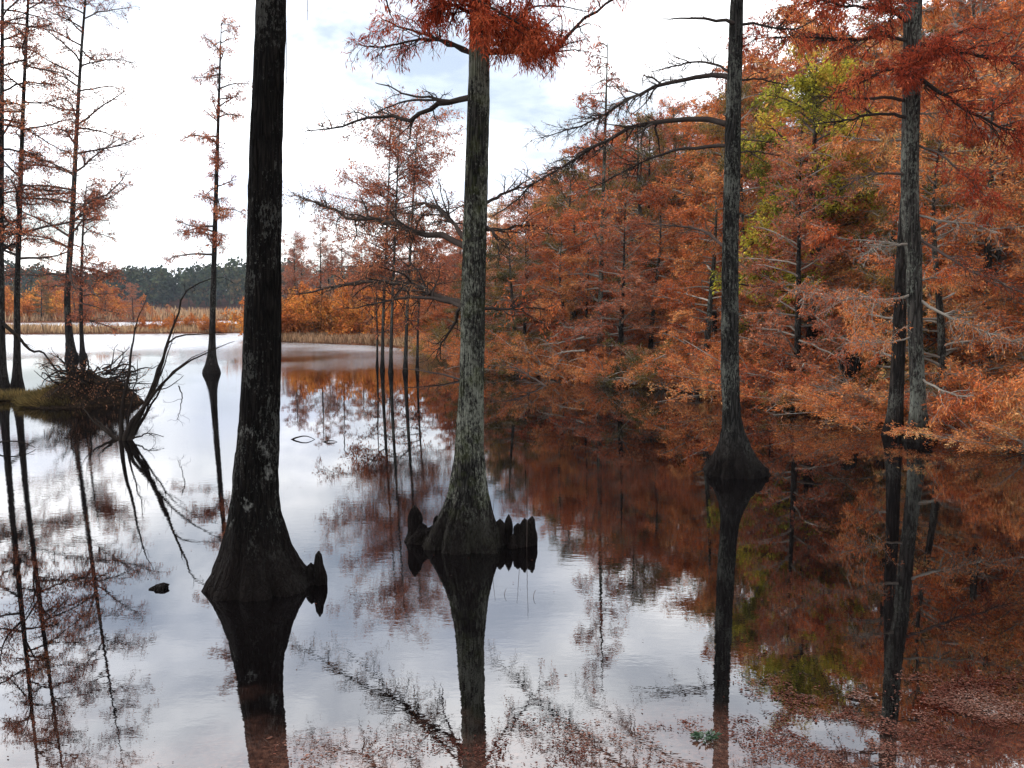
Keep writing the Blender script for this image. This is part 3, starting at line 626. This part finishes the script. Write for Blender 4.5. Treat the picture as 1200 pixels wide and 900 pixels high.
def make_bush(name, lab, seed, H, W, lv, leaf, twig='twig_grey', ln=.11, wd=.04, ns=16, tw=10, sub=5):
    rg = np.random.default_rng(seed); t = thing(name, lab, 'shrub')
    P_ = []; Rr = []
    for i in range(ns):
        a = rg.uniform(0, 6.283); e = rg.uniform(.15, 1.25); d = np.array([math.cos(a)*math.cos(e)*W/H*1.3, math.sin(a)*math.cos(e)*W/H*1.3, math.sin(e)])
        p = np.array([rg.normal()*.15, rg.normal()*.15, -.1]); pp = [p]; L_ = H*rg.uniform(.7, 1.1)
        for s in range(7):
            p = p+d*L_/7; pp.append(p); d = d+rg.normal(size=3)*.1+np.array([0, 0, -.05])
        P_.append(pp); Rr.append(np.linspace(.03, .008, 8)*rg.uniform(.6, 1.2))
    P_ = np.array(P_); Rr = np.array(Rr); gb = Geo(); gb.tubes(P_, Rr, 5)
    p1, q1 = shoots(P_, Rr, ns*tw, rg, L=H*.38, t0=.15, n=5, flat=.6, up=.1, rr=.5, rmin=.005); gb.tubes(p1, q1, 3)
    p2, q2 = shoots(p1, q1, ns*tw*sub, rg, L=H*.16, t0=.15, n=3, flat=.8, rr=.6, rmin=.004); gb.tubes(p2, q2, 3)
    gb.build('stems', M[twig], t)
    gl = Geo(); put_leaves(gl, p2, q2, int(lv*.8), rg, ln, wd, .3, off=.04); put_leaves(gl, p1, q1, int(lv*.2), rg, ln, wd, .3, off=.04)
    gl.build('foliage', M[leaf], t, smooth=False)
    return t
bushes = [make_bush('shrub', 'x', 300+i, 2.4, 2.4, 9000, ['rust', 'orange_rust', 'olive'][i], ln=.09, wd=.032) for i in range(3)]
obush = [make_bush('shrub', 'x', 320+i, 3.4, 2.8, 5000, 'orange', ln=.2, wd=.09, twig='twig_mid') for i in range(3)]
twiggy = make_bush('shrub', 'x', 340, 2.2, 2.6, 900, 'brown', ns=26, tw=13, sub=6)

prof_top = np.array([(330, 330), (440, 300), (520, 300), (580, 265), (620, 235), (680, 205), (740, 175), (800, 150), (860, 100), (900, 85), (950, 70), (1000, 95), (1060, 40), (1110, -10), (1160, 0), (1260, -20)])
rg = np.random.default_rng(77)
placed = []
def place_forest(n, smin, smax, spacing, hmul, kind):
    cnt = 0; tries = 0
    while cnt < n and tries < 20000:
        tries += 1
        Y = rg.uniform(15, 100 if kind != 'back' else 62); px = rg.uniform(500 if Y > 40 else 560, 1300); X = (px-600)/F*Y
        s = sdist(np.array([X]), np.array([Y]), POLY)[0]
        if not (smin < s < smax): continue
        if any((X-a)**2+(Y-b)**2 < (spacing*(1+Y/90))**2 for a, b in placed): continue
        placed.append((X, Y)); cnt += 1
        ytop = np.interp(px, prof_top[:, 0], prof_top[:, 1])
        z = CH+(355-ytop)/F*Y
        yield X, Y, px, s, z, kind
used = set(); usedb = set()
def zone(px): return 'left end' if px < 700 else ('middle' if px < 900 else ('behind the pair' if px < 1120 else 'far right'))
def use(pr, loc, rz, sc, label, group, cat='tree'):
    if pr.name not in used:
        used.add(pr.name); pr.location = loc; pr.rotation_euler = (0, 0, rz); pr.scale = sc; pr['label'] = label; pr['group'] = group; pr['category'] = cat; return pr
    return copy_tree(pr, loc, rz, sc, label, group, cat)
def at(px, Y): return ((px-600)/F*Y, Y, max(float(ground_h(np.array([(px-600)/F*Y]), np.array([Y]))[0]), 0))
for n, a, b, sp, hm, kd in ((34, .1, 3, 1.5, .72, 'front'), (38, 3, 9, 1.8, .99, 'second'), (52, 9, 45, 2.3, 1.02, 'back')):
    for X, Y, px, s, z, kind in place_forest(n, a, b, sp, hm, kd):
        H = min(max(z*hm*rg.uniform(.72, 1.08), 3.2), 15.5)
        if kind == 'front': H = min(H, 9)
        pr = protos[rg.integers(6 if kind != 'back' else 7)]; sc = H/10; w = max(sc, .6)*rg.uniform(1.0, 1.4)
        hz = float(ground_h(np.array([X]), np.array([Y]))[0])
        lab = {'front': 'rust cypress at the waterline, %s of the right-hand woods', 'second': 'rust cypress just behind the waterline trees, %s of the right-hand woods', 'back': 'tall rust cypress deep in the woods, %s of the right-hand bank'}[kind] % zone(px)
        use(pr, (X, Y, max(hz, 0)), rg.uniform(0, 6.28), (w, w, sc), lab, {'front': 'waterline cypresses, ', 'second': 'second-row cypresses, ', 'back': 'deep-wood cypresses, '}[kind]+zone(px))
for i in range(22):
    px = rg.uniform(575, 780); Y = rg.uniform(38, 60); X = (px-600)/F*Y
    z = CH+(355-np.interp(px, prof_top[:, 0], prof_top[:, 1]))/F*Y; H = z*rg.uniform(.75, 1.0); w = .8*rg.uniform(.9, 1.3)
    use(protos[rg.integers(7)], at(px, Y), rg.uniform(0, 6.28), (w, w, H/10), 'tall rust cypress deep in the woods, %s of the right-hand bank' % zone(px), 'deep-wood cypresses, '+zone(px))
# yellow-green tree, with a lower one beside it
gp = at(948, 25.2); gt.location = gp; z = 2.5+(355-128)/F*25.2
gt.scale = (1.05, 1.05, z/9); gt['label'] = 'tall yellow-green tree, the only large green crown among the rust woods'; 
copy_tree(gt, at(905, 27), 2, (.55, .55, .55), 'smaller yellow-green tree low on the left of the large green one', 'x', 'tree').pop('group', None) if False else None
c2 = copy_tree(gt, at(908, 26), 2, (.55, .55, .62), 'smaller yellow-green tree low on the left of the large green one', 'x'); del c2['group']
c3 = copy_tree(gt, at(1012, 29), 4, (.5, .5, .62), 'dark olive tree on the right of the large green one, behind the close pair', 'x'); del c3['group']
# shrubs along the waterline
S = []
for i in range(len(POLY)-1):
    a, b = POLY[i], POLY[i+1]; L_ = np.linalg.norm(b-a)
    for k in range(int(L_/.9)): S.append(a+(b-a)*((k+.5)/max(int(L_/.9), 1)))
cnt = 0
for p in S:
    X, Y = p+rg.normal(size=2)*.3; 
    if Y > 64 or Y < 10: continue
    px = 600+F*X/Y
    if px > 1300 or px < 320: continue
    if Y < 46:
        if 1000 < px < 1150 and Y < 19.8: continue
        pr = bushes[rg.integers(3)] if rg.random() < .88 else twiggy; sc = rg.uniform(.45, 1.0)*(1 if px < 1100 else .8)
        lab = ('low rust shrub hanging over the water, %s of the right-hand woods' if pr is not twiggy else 'bare grey twiggy shrub at the waterline, %s of the right-hand woods') % zone(px)
        use(pr, (X, Y, .12), rg.uniform(0, 6.28), (sc, sc, sc*rg.uniform(.6, .95)), lab, ('waterline rust shrubs, ' if pr is not twiggy else 'waterline bare shrubs, ')+zone(px), 'shrub')
    cnt += 1
for px, Y, sc in ((1005, 20.0, .6), (1150, 17.4, .5), (1185, 16.4, .5), (1215, 15.6, .5), (1030, 20.4, .7), (1065, 19.9, .6), (1110, 19.3, .55)):
    use(bushes[rg.integers(2)], ((px-600)/F*Y, Y, .05), rg.uniform(0, 6.28), (sc*1.3, sc*1.3, sc*.7), 'low rust shrub hanging over the water, %s of the right-hand woods' % zone(px), 'waterline rust shrubs, '+zone(px), 'shrub')
# orange shrubs on the far middle shore
for i in range(34):
    px = 325+i*6.6+rg.normal()*3; Y = 62+rg.uniform(0, 6)-(max(px-440, 0)*.08); sc = rg.uniform(.75, 1.15)
    pr = obush[rg.integers(3)]
    use(pr, at(px, Y), rg.uniform(0, 6.28), (sc, sc, sc*rg.uniform(.8, 1.15)), 'bright orange shrub in the dense hedge-like row on the far middle shore', 'orange shrubs on the far middle shore', 'shrub')
for i in range(16):
    px = 325+i*16+rg.normal()*6; Y = rg.uniform(72, 92); H = rg.uniform(6, 8.5)
    use(protos[6] if i % 2 else protos[3], at(px, Y), rg.uniform(0, 6.28), (.8, .8, H/10), 'thin greyish rust tree standing behind the orange shrubs of the far middle shore', 'thin trees behind the orange shrubs', 'tree')
# left far marsh: rust and orange shrubs and small trees
for i in range(26):
    px = -40+i*9.5+rg.normal()*5; Y = rg.uniform(122, 150); H = (6.2 if px < 110 else 4.5 if px < 160 else 2.6)*rg.uniform(.7, 1.1)
    if px > 190: H = 2.0
    if i % 3 == 2: use(obush[rg.integers(3)], at(px, Y), rg.uniform(0, 6.28), (H/3.4*1.1,)*3, 'orange shrub on the far marsh at the left', 'orange shrubs on the far marsh', 'shrub')
    else: use(protos[rg.integers(6)], at(px, Y), rg.uniform(0, 6.28), (H/10*1.35, H/10*1.35, H/10), 'rust tree on the far marsh at the left, before the dark hills', 'rust trees on the far marsh', 'tree')
for i in range(7):
    px = 170+i*17+rg.normal()*5; Y = rg.uniform(77, 81)
    use(obush[rg.integers(3)], at(px, Y), rg.uniform(0, 6.28), (.35, .35, .42), 'small tan shrub on the low marsh strip behind the lone thin cypress', 'small shrubs on the marsh strip', 'shrub')

# ------------------------------------------------------------------ marsh grass, far woods
def scatter_poly(poly, n, rng):
    lo = poly.min(0); hi = poly.max(0); out = []
    while len(out) < n:
        q = rng.uniform(lo, hi, (n*2, 2)); s = sdist(q[:, 0], q[:, 1], poly); out += list(q[s > .3])
    return np.array(out[:n])
rg = np.random.default_rng(91)
g = Geo()
for poly, n, h in ((ISL[0], 9000, .6), (ISL[1], 30000, 1.3), (np.array([(-17.5, 61.5), (-8, 54.6), (-3.3, 46.6), (-1.5, 50), (-7, 59), (-15, 67)]), 7000, .5)):
    q = scatter_poly(poly, n, rg)
    if poly is ISL[1]: q[:, 1] = 118+(q[:, 1]-118)*rg.uniform(0, 1, n)**.7; s = sdist(q[:, 0], q[:, 1], poly); q = q[s > .2]; n = len(q)
    d = norm(np.stack([rg.normal(size=n)*.2, rg.normal(size=n)*.2, np.ones(n)], 1))
    hh_ = h*rg.uniform(.5, 1.2, n)*(1+.4*np.sin(q[:, 0]*.3)*np.cos(q[:, 1]*.5))
    g.leaves(np.c_[q, np.full(n, .02)], d, hh_, hh_*.14, rg)
tag(g.build('marsh_grass', M['straw'], smooth=False), 'straw-coloured marsh grass in low strips far across the water', 'grass', kind='stuff')
g = Geo(); rg = np.random.default_rng(92)
n_t = 420
tx = rg.uniform(-260, 130, n_t); ty = rg.uniform(326, 372, n_t); th_ = rg.uniform(10, 14.5, n_t)*(1+.12*np.sin(tx*.05)+.08*np.sin(tx*.13+1))
for x, y, h in zip(tx, ty, th_):
    gz = float(ground_h(np.array([x]), np.array([y]))[0])
    m_ = 230; u = norm(rg.normal(size=(m_, 3))); rr = rg.uniform(.5, 1, (m_, 1))**.5
    c_ = np.array([x, y, max(gz, 0)+h*.58]); w = rg.uniform(3, 4.8)
    p_ = c_+u*rr*np.array([w, w, h*.44]); 
    g.leaves(p_, norm(rg.normal(size=(m_, 3))+[0, 0, .2]), rg.uniform(.8, 1.9, m_), rg.uniform(.6, 1.4, m_), rg)
    g.tube(np.array([[x, y, 0], [x, y, h*.5]]), [.3, .15], 4)
tag(g.build('far_woods', M['far'], smooth=False), 'dark blue-green wooded hills along the horizon', 'woods', kind='stuff')

# ------------------------------------------------------------------ brushy mound at the left
rg = np.random.default_rng(61)
mc = G(88, 474); mt = thing('mound', 'low mound heaped with dark tangled brush and yellow grass in the water at the left', 'mound', (mc[0], mc[1], 0))
g = Geo(); nr, nk = 16, 40; V = []
for i in range(nr):
    u = i/(nr-1)
    for j in range(nk):
        a = j/nk*6.2832; rr = (1.02-u)*(1+.12*math.sin(3*a+1)+.08*math.sin(5*a))
        z = -.15+.95*u**.75
        p = np.array([mc[0]+.25*u+math.cos(a)*rr*1.38, mc[1]+.3+math.sin(a)*rr*1.2, z]); p += np.array(mnoise.noise_vector(Vector(p*3)))*.1; V.append(p)
V = np.array(V); idx = np.arange(nr*nk).reshape(nr, nk)
g.add(V, np.stack([idx[:-1], np.roll(idx, -1, 1)[:-1], np.roll(idx, -1, 1)[1:], idx[1:]], -1).reshape(-1, 4)); g.build('soil', M['mud'], mt)
g = Geo(); n = 9000; a = rg.uniform(0, 6.283, n); u = rg.uniform(0, 1, n)**.5
pos = np.stack([mc[0]-.35+np.cos(a)*u*.95, mc[1]+.2+np.sin(a)*u*1.0, .02+.5*(1-u)*rg.uniform(.3, 1, n)], 1)
g.leaves(pos, norm(np.stack([np.cos(a)*u*.9, np.sin(a)*u*.9, rg.uniform(.1, 1, n)], 1)), rg.uniform(.1, .32, n), rg.uniform(.008, .02, n), rg); g.build('grass', M['moss'], mt, smooth=False)
g = Geo(); base = []
n = 150; a = rg.uniform(0, 6.283, n); st = np.stack([mc[0]+.4+np.cos(a)*rg.uniform(0, .7, n), mc[1]+.2+np.sin(a)*.5, rg.uniform(0, .85, n)], 1)
d = norm(np.stack([np.cos(a), np.sin(a), rg.uniform(-.2, .9, n)], 1)); pp = np.empty((n, 7, 3)); pp[:, 0] = st
for j in range(1, 7): pp[:, j] = pp[:, j-1]+d*.16; d = norm(d+rg.normal(size=(n, 3))*.4+[0, 0, -.08])
rr = np.linspace(.022, .006, 7)[None]*rg.uniform(.5, 1.4, (n, 1)); g.tubes(pp, rr, 5)
p1, q1 = shoots(pp, rr, 900, rg, L=.3, n=4, flat=1, rmin=.003, grav=.1); g.tubes(p1, q1, 3); g.build('tangled_twigs', M['twig_black'], mt)
g = Geo(); put_leaves(g, p1, q1, 1200, rg, .06, .02, .5, off=.05); g.build('dead_leaves', M['brown'], mt, smooth=False)
g = Geo(); put_leaves(g, p1[:, :, :]*1, q1, 10, rg, .05, .03)
# small grass hummock left of it, at the foot of the edge trees
mc2 = G(12, 468); m2 = thing('mound', 'flat grassy hummock around the feet of the trees at the left edge', 'mound', (mc2[0], mc2[1], 0))
g = Geo(); V = []
for i in range(8):
    u = i/7
    for j in range(24):
        a = j/24*6.2832; V.append((mc2[0]+math.cos(a)*(1.01-u)*.85, mc2[1]+math.sin(a)*(1.01-u)*.6, -.1+.22*u+.03*math.sin(a*5)))
idx = np.arange(8*24).reshape(8, 24); g.add(np.array(V), np.stack([idx[:-1], np.roll(idx, -1, 1)[:-1], np.roll(idx, -1, 1)[1:], idx[1:]], -1).reshape(-1, 4)); g.build('soil', M['mud'], m2)
g = Geo(); n = 3500; a = rg.uniform(0, 6.283, n); u = rg.uniform(0, 1, n)**.5
g.leaves(np.stack([mc2[0]+np.cos(a)*u*.85, mc2[1]+np.sin(a)*u*.6, np.full(n, .03)], 1), norm(np.stack([np.cos(a)*.6, np.sin(a)*.6, np.ones(n)], 1)+rg.normal(size=(n, 3))*.3), rg.uniform(.08, .28, n), rg.uniform(.01, .02, n), rg); g.build('grass', M['moss'], m2, smooth=False)

# ------------------------------------------------------------------ dead branches standing in the water
rg = np.random.default_rng(71)
def dead(name, label, cat, anchor, sticks, D=None, mat='twig_black', tw=3, dz=(0,), rmin=.0035, group=None, L=.3):
    a = G(*anchor); D = a[1] if D is None else D; t = thing(name, label, cat, (a[0], D, 0))
    for k, (px, w, dd) in enumerate(sticks):
        pts = limb_path(px, D, D+dd, 18); pts[1:-1] += rg.normal(size=(16, 3))*(.008 if cat == 'branch' else .0012)
        rad = np.linspace(w/2*D/F, .004, 18); g = Geo(); g.tube(pts, rad, 7)
        if tw: 
            p1, q1 = shoots(pts[None], rad[None], tw, rg, L=L, t0=.3, n=6, flat=1, rr=.5, rmin=rmin, jit=.35); g.tubes(p1, q1, 4)
            p2, q2 = shoots(p1, q1, tw*2, rg, L=L*.4, n=4, flat=1, rmin=rmin*.7, jit=.35); g.tubes(p2, q2, 3)
        g.build('stick', M[mat], t)
    return t
dead('dead_branch', 'dead black branches fanning up out of the water right of the brushy mound', 'branch', (145, 516), [
    ([(142, 524), (142, 505), (144, 475), (152, 430), (157, 390), (163, 370), (171, 352)], 6, .3),
    ([(147, 520), (155, 500), (170, 475), (185, 440), (197, 400), (208, 370), (215, 345), (232, 332), (258, 324), (276, 333)], 5.5, .6),
    ([(149, 519), (160, 496), (175, 468), (188, 440), (198, 410), (206, 385)], 4, -.4),
    ([(146, 522), (149, 495), (156, 465), (160, 440), (162, 420)], 3.5, .1),
    ([(151, 520), (180, 470), (200, 438), (228, 418), (250, 408)], 3.5, .5),
    ([(209, 452), (214, 466), (210, 482), (208, 492)], 1.6, 0),
    ([(145, 521), (152, 500), (168, 478), (190, 450), (215, 428), (245, 412), (275, 400)], 5.5, -.6),
    ([(150, 518), (165, 485), (178, 455), (190, 420), (202, 397), (230, 392), (265, 392)], 6, .2),
    ([(141, 523), (128, 508), (112, 496), (100, 480), (92, 466)], 5, 1.2),
    ([(150, 520), (160, 500), (172, 482), (178, 462), (200, 452), (215, 440)], 3.5, -.2),
    ([(140, 522), (136, 514), (125, 503), (110, 489)], 6, .4),
    ([(152, 520), (156, 508), (159, 490)], 4, .2),
    ([(150, 518), (162, 512), (176, 508), (192, 512)], 2.6, -.3)], tw=5, L=.4)
dead('dead_branch', 'dark crooked branch dropping from the edge trees onto the brushy mound', 'branch', (50, 462), [([(2, 378), (14, 388), (23, 396), (37, 411), (50, 412), (60, 427), (68, 438), (78, 452)], 5, -.5)], tw=8, L=.5)
dead('twig', 'thin bent twig arching from the water at the left edge', 'twig', (20, 526), [([(-10, 527), (-2, 519), (12, 517), (28, 519), (42, 525)], 2.6, 0)], tw=1)
dead('twig', 'small twig arching like an eye with its reflection, right of the black trunk', 'twig', (355, 515), [([(340, 516.5), (347, 513), (356, 511), (364, 512.5), (371, 516.5)], 2.4, 0)], tw=0)
dead('twig', 'tiny sliver of twig beside the eye-shaped one', 'twig', (388, 518), [([(378, 518.5), (384, 516.5), (391, 516.5), (396, 518.5)], 1.6, 0)], tw=0)
dead('twig', 'short upright twig poking out of the water right of the eye-shaped one', 'twig', (404, 518), [([(403, 520), (404, 514), (403, 509), (406, 505)], 1.6, 0)], tw=1, L=.06)
dead('fallen_branch', 'long mossy fallen limb lying along the water behind the lichened trunk', 'branch', (600, 452), [
    ([(700, 462), (690, 458), (660, 454), (620, 451), (585, 451), (550, 447), (520, 439), (490, 434), (470, 432)], 9, 3.0),
    ([(640, 453), (620, 440), (600, 430), (580, 428)], 3, 1.0), ([(600, 452), (590, 462), (560, 470), (520, 478)], 2.4, -1.5)], mat='twig_mid', tw=26, L=.7, rmin=.007)
dead('fallen_branch', 'pale broken branches lying over the water at the right edge, below the close pair', 'branch', (1150, 500), [
    ([(1087, 478), (1105, 472), (1120, 472), (1168, 474), (1215, 492)], 4, -.5), ([(1120, 488), (1135, 496), (1150, 511), (1168, 514), (1215, 519)], 4, -.6),
    ([(1110, 470), (1140, 460), (1175, 462), (1210, 455)], 3.5, .5)], mat='twig_grey', tw=16, L=.6, rmin=.006)
dead('fallen_branch', 'sagging branch with grey twigs left of the pale-barked cypress at the waterline', 'branch', (640, 448), [
    ([(685, 395), (665, 400), (650, 402), (632, 404)], 3, .5), ([(685, 411), (665, 412), (650, 416), (640, 424)], 3, .3)], D=30.5, mat='twig_grey', tw=10, L=.8, rmin=.008)
# dark solid stub modelled in place of a shadow in the woods
def shadow_stub(label, px, py, top, w, seed, mat='bark_dark'):
    a = G(px, py); z = P(px, top, a[1])[2]; r = w/2*a[1]/F
    t = thing('shadow_stub', label, 'shadow_stub', (a[0], a[1], 0)); g = Geo(); zs = np.linspace(-.3, z, 22)
    cen = np.stack([a[0]+.08*np.sin(zs*2), np.full(22, a[1]), zs], 1); rad = r*(1+.5*np.exp(-np.clip(zs, 0, 9)*3)); rad[-1] *= .1; rad[-2] *= .9
    trunk_geo(g, cen, rad, k=28, flute=.15, fz=1.5, nz=.12, seed=seed, nf=6); g.build('trunk', M[mat], t)
    rgs = np.random.default_rng(seed); p1, q1 = shoots(cen[None], rad[None]*.2, 14, rgs, L=.5, t0=.5, n=5, flat=1, rmin=.005); g = Geo(); g.tubes(p1, q1, 4); g.build('broken_twigs', M['twig_grey'], t)
shadow_stub('dark stub put in for a shadow at the waterline left of the close pair', 990, 480, 408, 24, 5)
# floating chunk
a = G(187, 690); t = thing('driftwood', 'small dark chunk of wood floating left of the black trunk', 'driftwood', (a[0], a[1], 0)); g = Geo()
knee_geo(g, a[0], a[1], .05, .05, 3, lean=(.03, .02)); knee_geo(g, a[0]-.04, a[1]+.01, .028, .035, 4); g.build('wood', M['bark_big'], t)
# reeds by the knees
for i, (px, py, top, dx) in enumerate(((610, 640, 572, -4), (617, 641, 556, 2), (575, 640, 575, 5), (624, 700, 692, 3), (590, 697, 690, 3))):
    a = G(px, py); z = P(px, top, a[1])[2]; t = thing('reed', ['thin reed curving up beside the right-hand knees', 'straight thin reed beside the right-hand knees, tallest of them', 'thin reed against the foot of the lichened trunk', 'speck of twig on the open water right of the lichened trunk', 'tiny bent stalk in open water below the lichened trunk'][i], 'reed', (a[0], a[1], 0))
    g = Geo(); g.tube(smooth_path([a+[0, 0, -.1], a+[dx*.004, 0, z*.5], a+[dx*.009, 0, z]], 8), np.linspace(.0035, .0015, 8), 4); g.build('stalk', M['twig_mid'], t)

# ------------------------------------------------------------------ floating litter
rg = np.random.default_rng(81)
def dens(px, py):
    d = np.clip((py-(822+np.clip(700-px, -200, 400)*.10))/70, 0, 1)
    d *= np.where(px < 300, .05, np.where(px < 340, .4, 1))
    red = np.clip((px-840)/120, 0, 1)*np.clip((py-785)/25, 0, 1)
    nz_ = .5+.5*np.sin(px*.021+np.sin(py*.05)*2)*np.cos(py*.043+px*.008)
    return np.clip(d*(.35+.65*nz_)+red*.9, 0, 1)
def litter(n, y0, y1, smin, smax, name, label, mat, thr=None, wf=1.0):
    X = rg.uniform(-4.6, 4.6, n*3); Y = rg.uniform(y0, y1, n*3)
    pa, pb = proj((X, Y, np.zeros_like(X))); dn = dens(pa, pb) if thr is None else np.full(len(X), thr)
    cl = np.array([mnoise.noise(Vector((x*2.2, y*2.2, 0)))+.6*mnoise.noise(Vector((x*7, y*7, 3))) for x, y in zip(X, Y)])
    keep = rg.uniform(0, 1, len(X)) < dn*np.clip(.25+cl*2.8, .015, 1)
    X = X[keep]; Y = Y[keep]; k = len(X)
    a = rg.uniform(0, 6.283, k); d = np.stack([np.cos(a), np.sin(a), rg.normal(size=k)*.06], 1)
    s = rg.uniform(smin, smax, k); sd = np.stack([-np.sin(a), np.cos(a), rg.normal(size=k)*.08], 1); w = s*rg.uniform(.2, .6, k)*wf
    pos = np.stack([X, Y, rg.uniform(.003, .012, k)], 1)
    v = np.stack([pos, pos+d*s[:, None]*.45+sd*w[:, None]*.5, pos+d*s[:, None], pos+d*s[:, None]*.45-sd*w[:, None]*.5], 1).reshape(-1, 3)
    g = Geo(); g.add(v, np.arange(k*4).reshape(k, 4)); return tag(g.build(name, M[mat], smooth=False), label, 'leaves', kind='stuff')
litter(3500, 4.2, 7.2, .03, .085, 'fallen_needles', 'thin needles and twigs drifting among the floating leaves', 'twig_mid', wf=.12)
litter(1500, 4.2, 7.6, .025, .05, 'big_fallen_leaves', 'larger single leaves lying among the small floating ones', 'litter')
litter(130000, 4.2, 7.2, .005, .026, 'fallen_leaves', 'rust and grey fallen leaves floating in the near shallows', 'litter')
litter(900, 6, 16, .01, .03, 'floating_specks', 'scattered specks of leaf floating over the open water', 'litter', .25)
# green clump by the reflection of the slender trunk
a = G(826, 866); t = thing('water_plant', 'small dark green leafy clump floating near the bottom, right of centre', 'plant', (a[0], a[1], 0)); g = Geo()
n = 90; an = rg.uniform(0, 6.283, n); u = rg.uniform(0, 1, n)
g.leaves(np.stack([a[0]+np.cos(an)*u*.07, a[1]+np.sin(an)*u*.05, rg.uniform(.004, .03, n)], 1), norm(np.stack([np.cos(an), np.sin(an), rg.uniform(0, .4, n)], 1)), rg.uniform(.02, .045, n), rg.uniform(.01, .02, n), rg)
m, nt, N, L = nodes('water_plant_green'); b = N.new('ShaderNodeBsdfPrincipled'); b.inputs['Base Color'].default_value = (.03, .065, .03, 1); b.inputs['Roughness'].default_value = .4
o = N.new('ShaderNodeOutputMaterial'); L.new(b.outputs[0], o.inputs[0]); g.build('leaves', m, t, smooth=False)

# ------------------------------------------------------------------ light
SUN_EL, SUN_AZ = math.radians(42), math.radians(-62)      # azimuth clockwise from +Y: sun ahead and to the left, behind cloud
sd = np.array([math.sin(SUN_AZ)*math.cos(SUN_EL), math.cos(SUN_AZ)*math.cos(SUN_EL), math.sin(SUN_EL)])
li = bpy.data.lights.new('sun', 'SUN'); li.energy = 1.5; li.angle = math.radians(10); li.color = (1, .95, .88)
lo = bpy.data.objects.new('sun', li); C.objects.link(lo); lo.rotation_euler = Vector(-sd).to_track_quat('-Z', 'Y').to_euler()
w = bpy.data.worlds.new('World'); SC.world = w; w.use_nodes = True; N = w.node_tree.nodes; L = w.node_tree.links; N.clear()
sky = N.new('ShaderNodeTexSky'); sky.sky_type = 'NISHITA'; sky.sun_disc = False; sky.sun_elevation = SUN_EL; sky.sun_rotation = SUN_AZ % (2*math.pi)
bg1 = N.new('ShaderNodeBackground'); bg1.inputs[1].default_value = .15; L.new(mixc(N, L, .45, sky.outputs[0], (5.5, 5.8, 6.4)), bg1.inputs[0])
tc = N.new('ShaderNodeTexCoord'); vec = tc.outputs['Generated']
sx = N.new('ShaderNodeSeparateXYZ'); L.new(vec, sx.inputs[0])
zz = mathn(N, L, 'ADD', mathn(N, L, 'ABSOLUTE', sx.outputs[2]), .22)
dv = N.new('ShaderNodeVectorMath'); dv.operation = 'DIVIDE'; L.new(vec, dv.inputs[0])
cb = N.new('ShaderNodeCombineXYZ'); [L.new(zz, cb.inputs[i]) for i in range(3)]; L.new(cb.outputs[0], dv.inputs[1])
c1 = noise_tex(N, L, mapping(N, L, dv.outputs[0], (1, 1, 1), (2.3, 5.1, 0)), 1.15, 6, .58, .2)
mask = ramp(N, [(.33, (0, 0, 0)), (.55, (1, 1, 1))]); L.new(c1, mask.inputs[0])
c2 = noise_tex(N, L, mapping(N, L, dv.outputs[0], (1, 1, 1), (7, 1, 3)), 1.6, 5, .55)
cc = ramp(N, [(.36, (.56, .60, .69)), (.53, (1.0, 1.0, 1.0))]); L.new(c2, cc.inputs[0])
# brighter towards the veiled sun
dt = N.new('ShaderNodeVectorMath'); dt.operation = 'DOT_PRODUCT'; L.new(vec, dt.inputs[0]); dt.inputs[1].default_value = tuple(sd)
gl_ = mathn(N, L, 'POWER', mathn(N, L, 'MAXIMUM', mathn(N, L, 'ADD', mathn(N, L, 'MULTIPLY', dt.outputs['Value'], .5), .5), 0.0), 2.0)
st = mathn(N, L, 'ADD', mathn(N, L, 'MULTIPLY', gl_, 1.7), 1.45)
bg2 = N.new('ShaderNodeBackground'); L.new(cc.outputs[0], bg2.inputs[0]); L.new(st, bg2.inputs[1])
mx = N.new('ShaderNodeMixShader'); L.new(mask.outputs[0], mx.inputs[0]); L.new(bg1.outputs[0], mx.inputs[1]); L.new(bg2.outputs[0], mx.inputs[2])
o = N.new('ShaderNodeOutputWorld'); L.new(mx.outputs[0], o.inputs[0])

# ------------------------------------------------------------------ haze
HAZE = 0.0002
if HAZE:
    m, nt, N, L = nodes('haze'); v = N.new('ShaderNodeVolumePrincipled'); v.inputs['Color'].default_value = (.78, .85, 1, 1); v.inputs['Density'].default_value = HAZE
    o = N.new('ShaderNodeOutputMaterial'); L.new(v.outputs[0], o.inputs['Volume'])
    x0, x1, y0, y1, z0, z1 = -899, 899, -119, 1499, -2, 30
    V = np.array([(x, y, z) for z in (z0, z1) for y in (y0, y1) for x in (x0, x1)], float)*1.002
    g = Geo(); g.add(V, np.array([[0, 2, 3, 1], [4, 5, 7, 6], [0, 1, 5, 4], [2, 6, 7, 3], [0, 4, 6, 2], [1, 3, 7, 5]]))
    tag(g.build('haze', m, smooth=False), 'thin pale haze over the pond', 'haze', kind='stuff')

SC.render.engine = 'CYCLES'
cy = SC.cycles; cy.max_bounces = 6; cy.diffuse_bounces = 2; cy.glossy_bounces = 3; cy.transmission_bounces = 2; cy.volume_bounces = 0; cy.sample_clamp_indirect = 4
vs = SC.view_settings; vs.view_transform = 'Standard'; vs.look = 'None'; vs.exposure = 0.13; vs.gamma = 1; vs.use_curve_mapping = False
print('objects', len(bpy.data.objects))
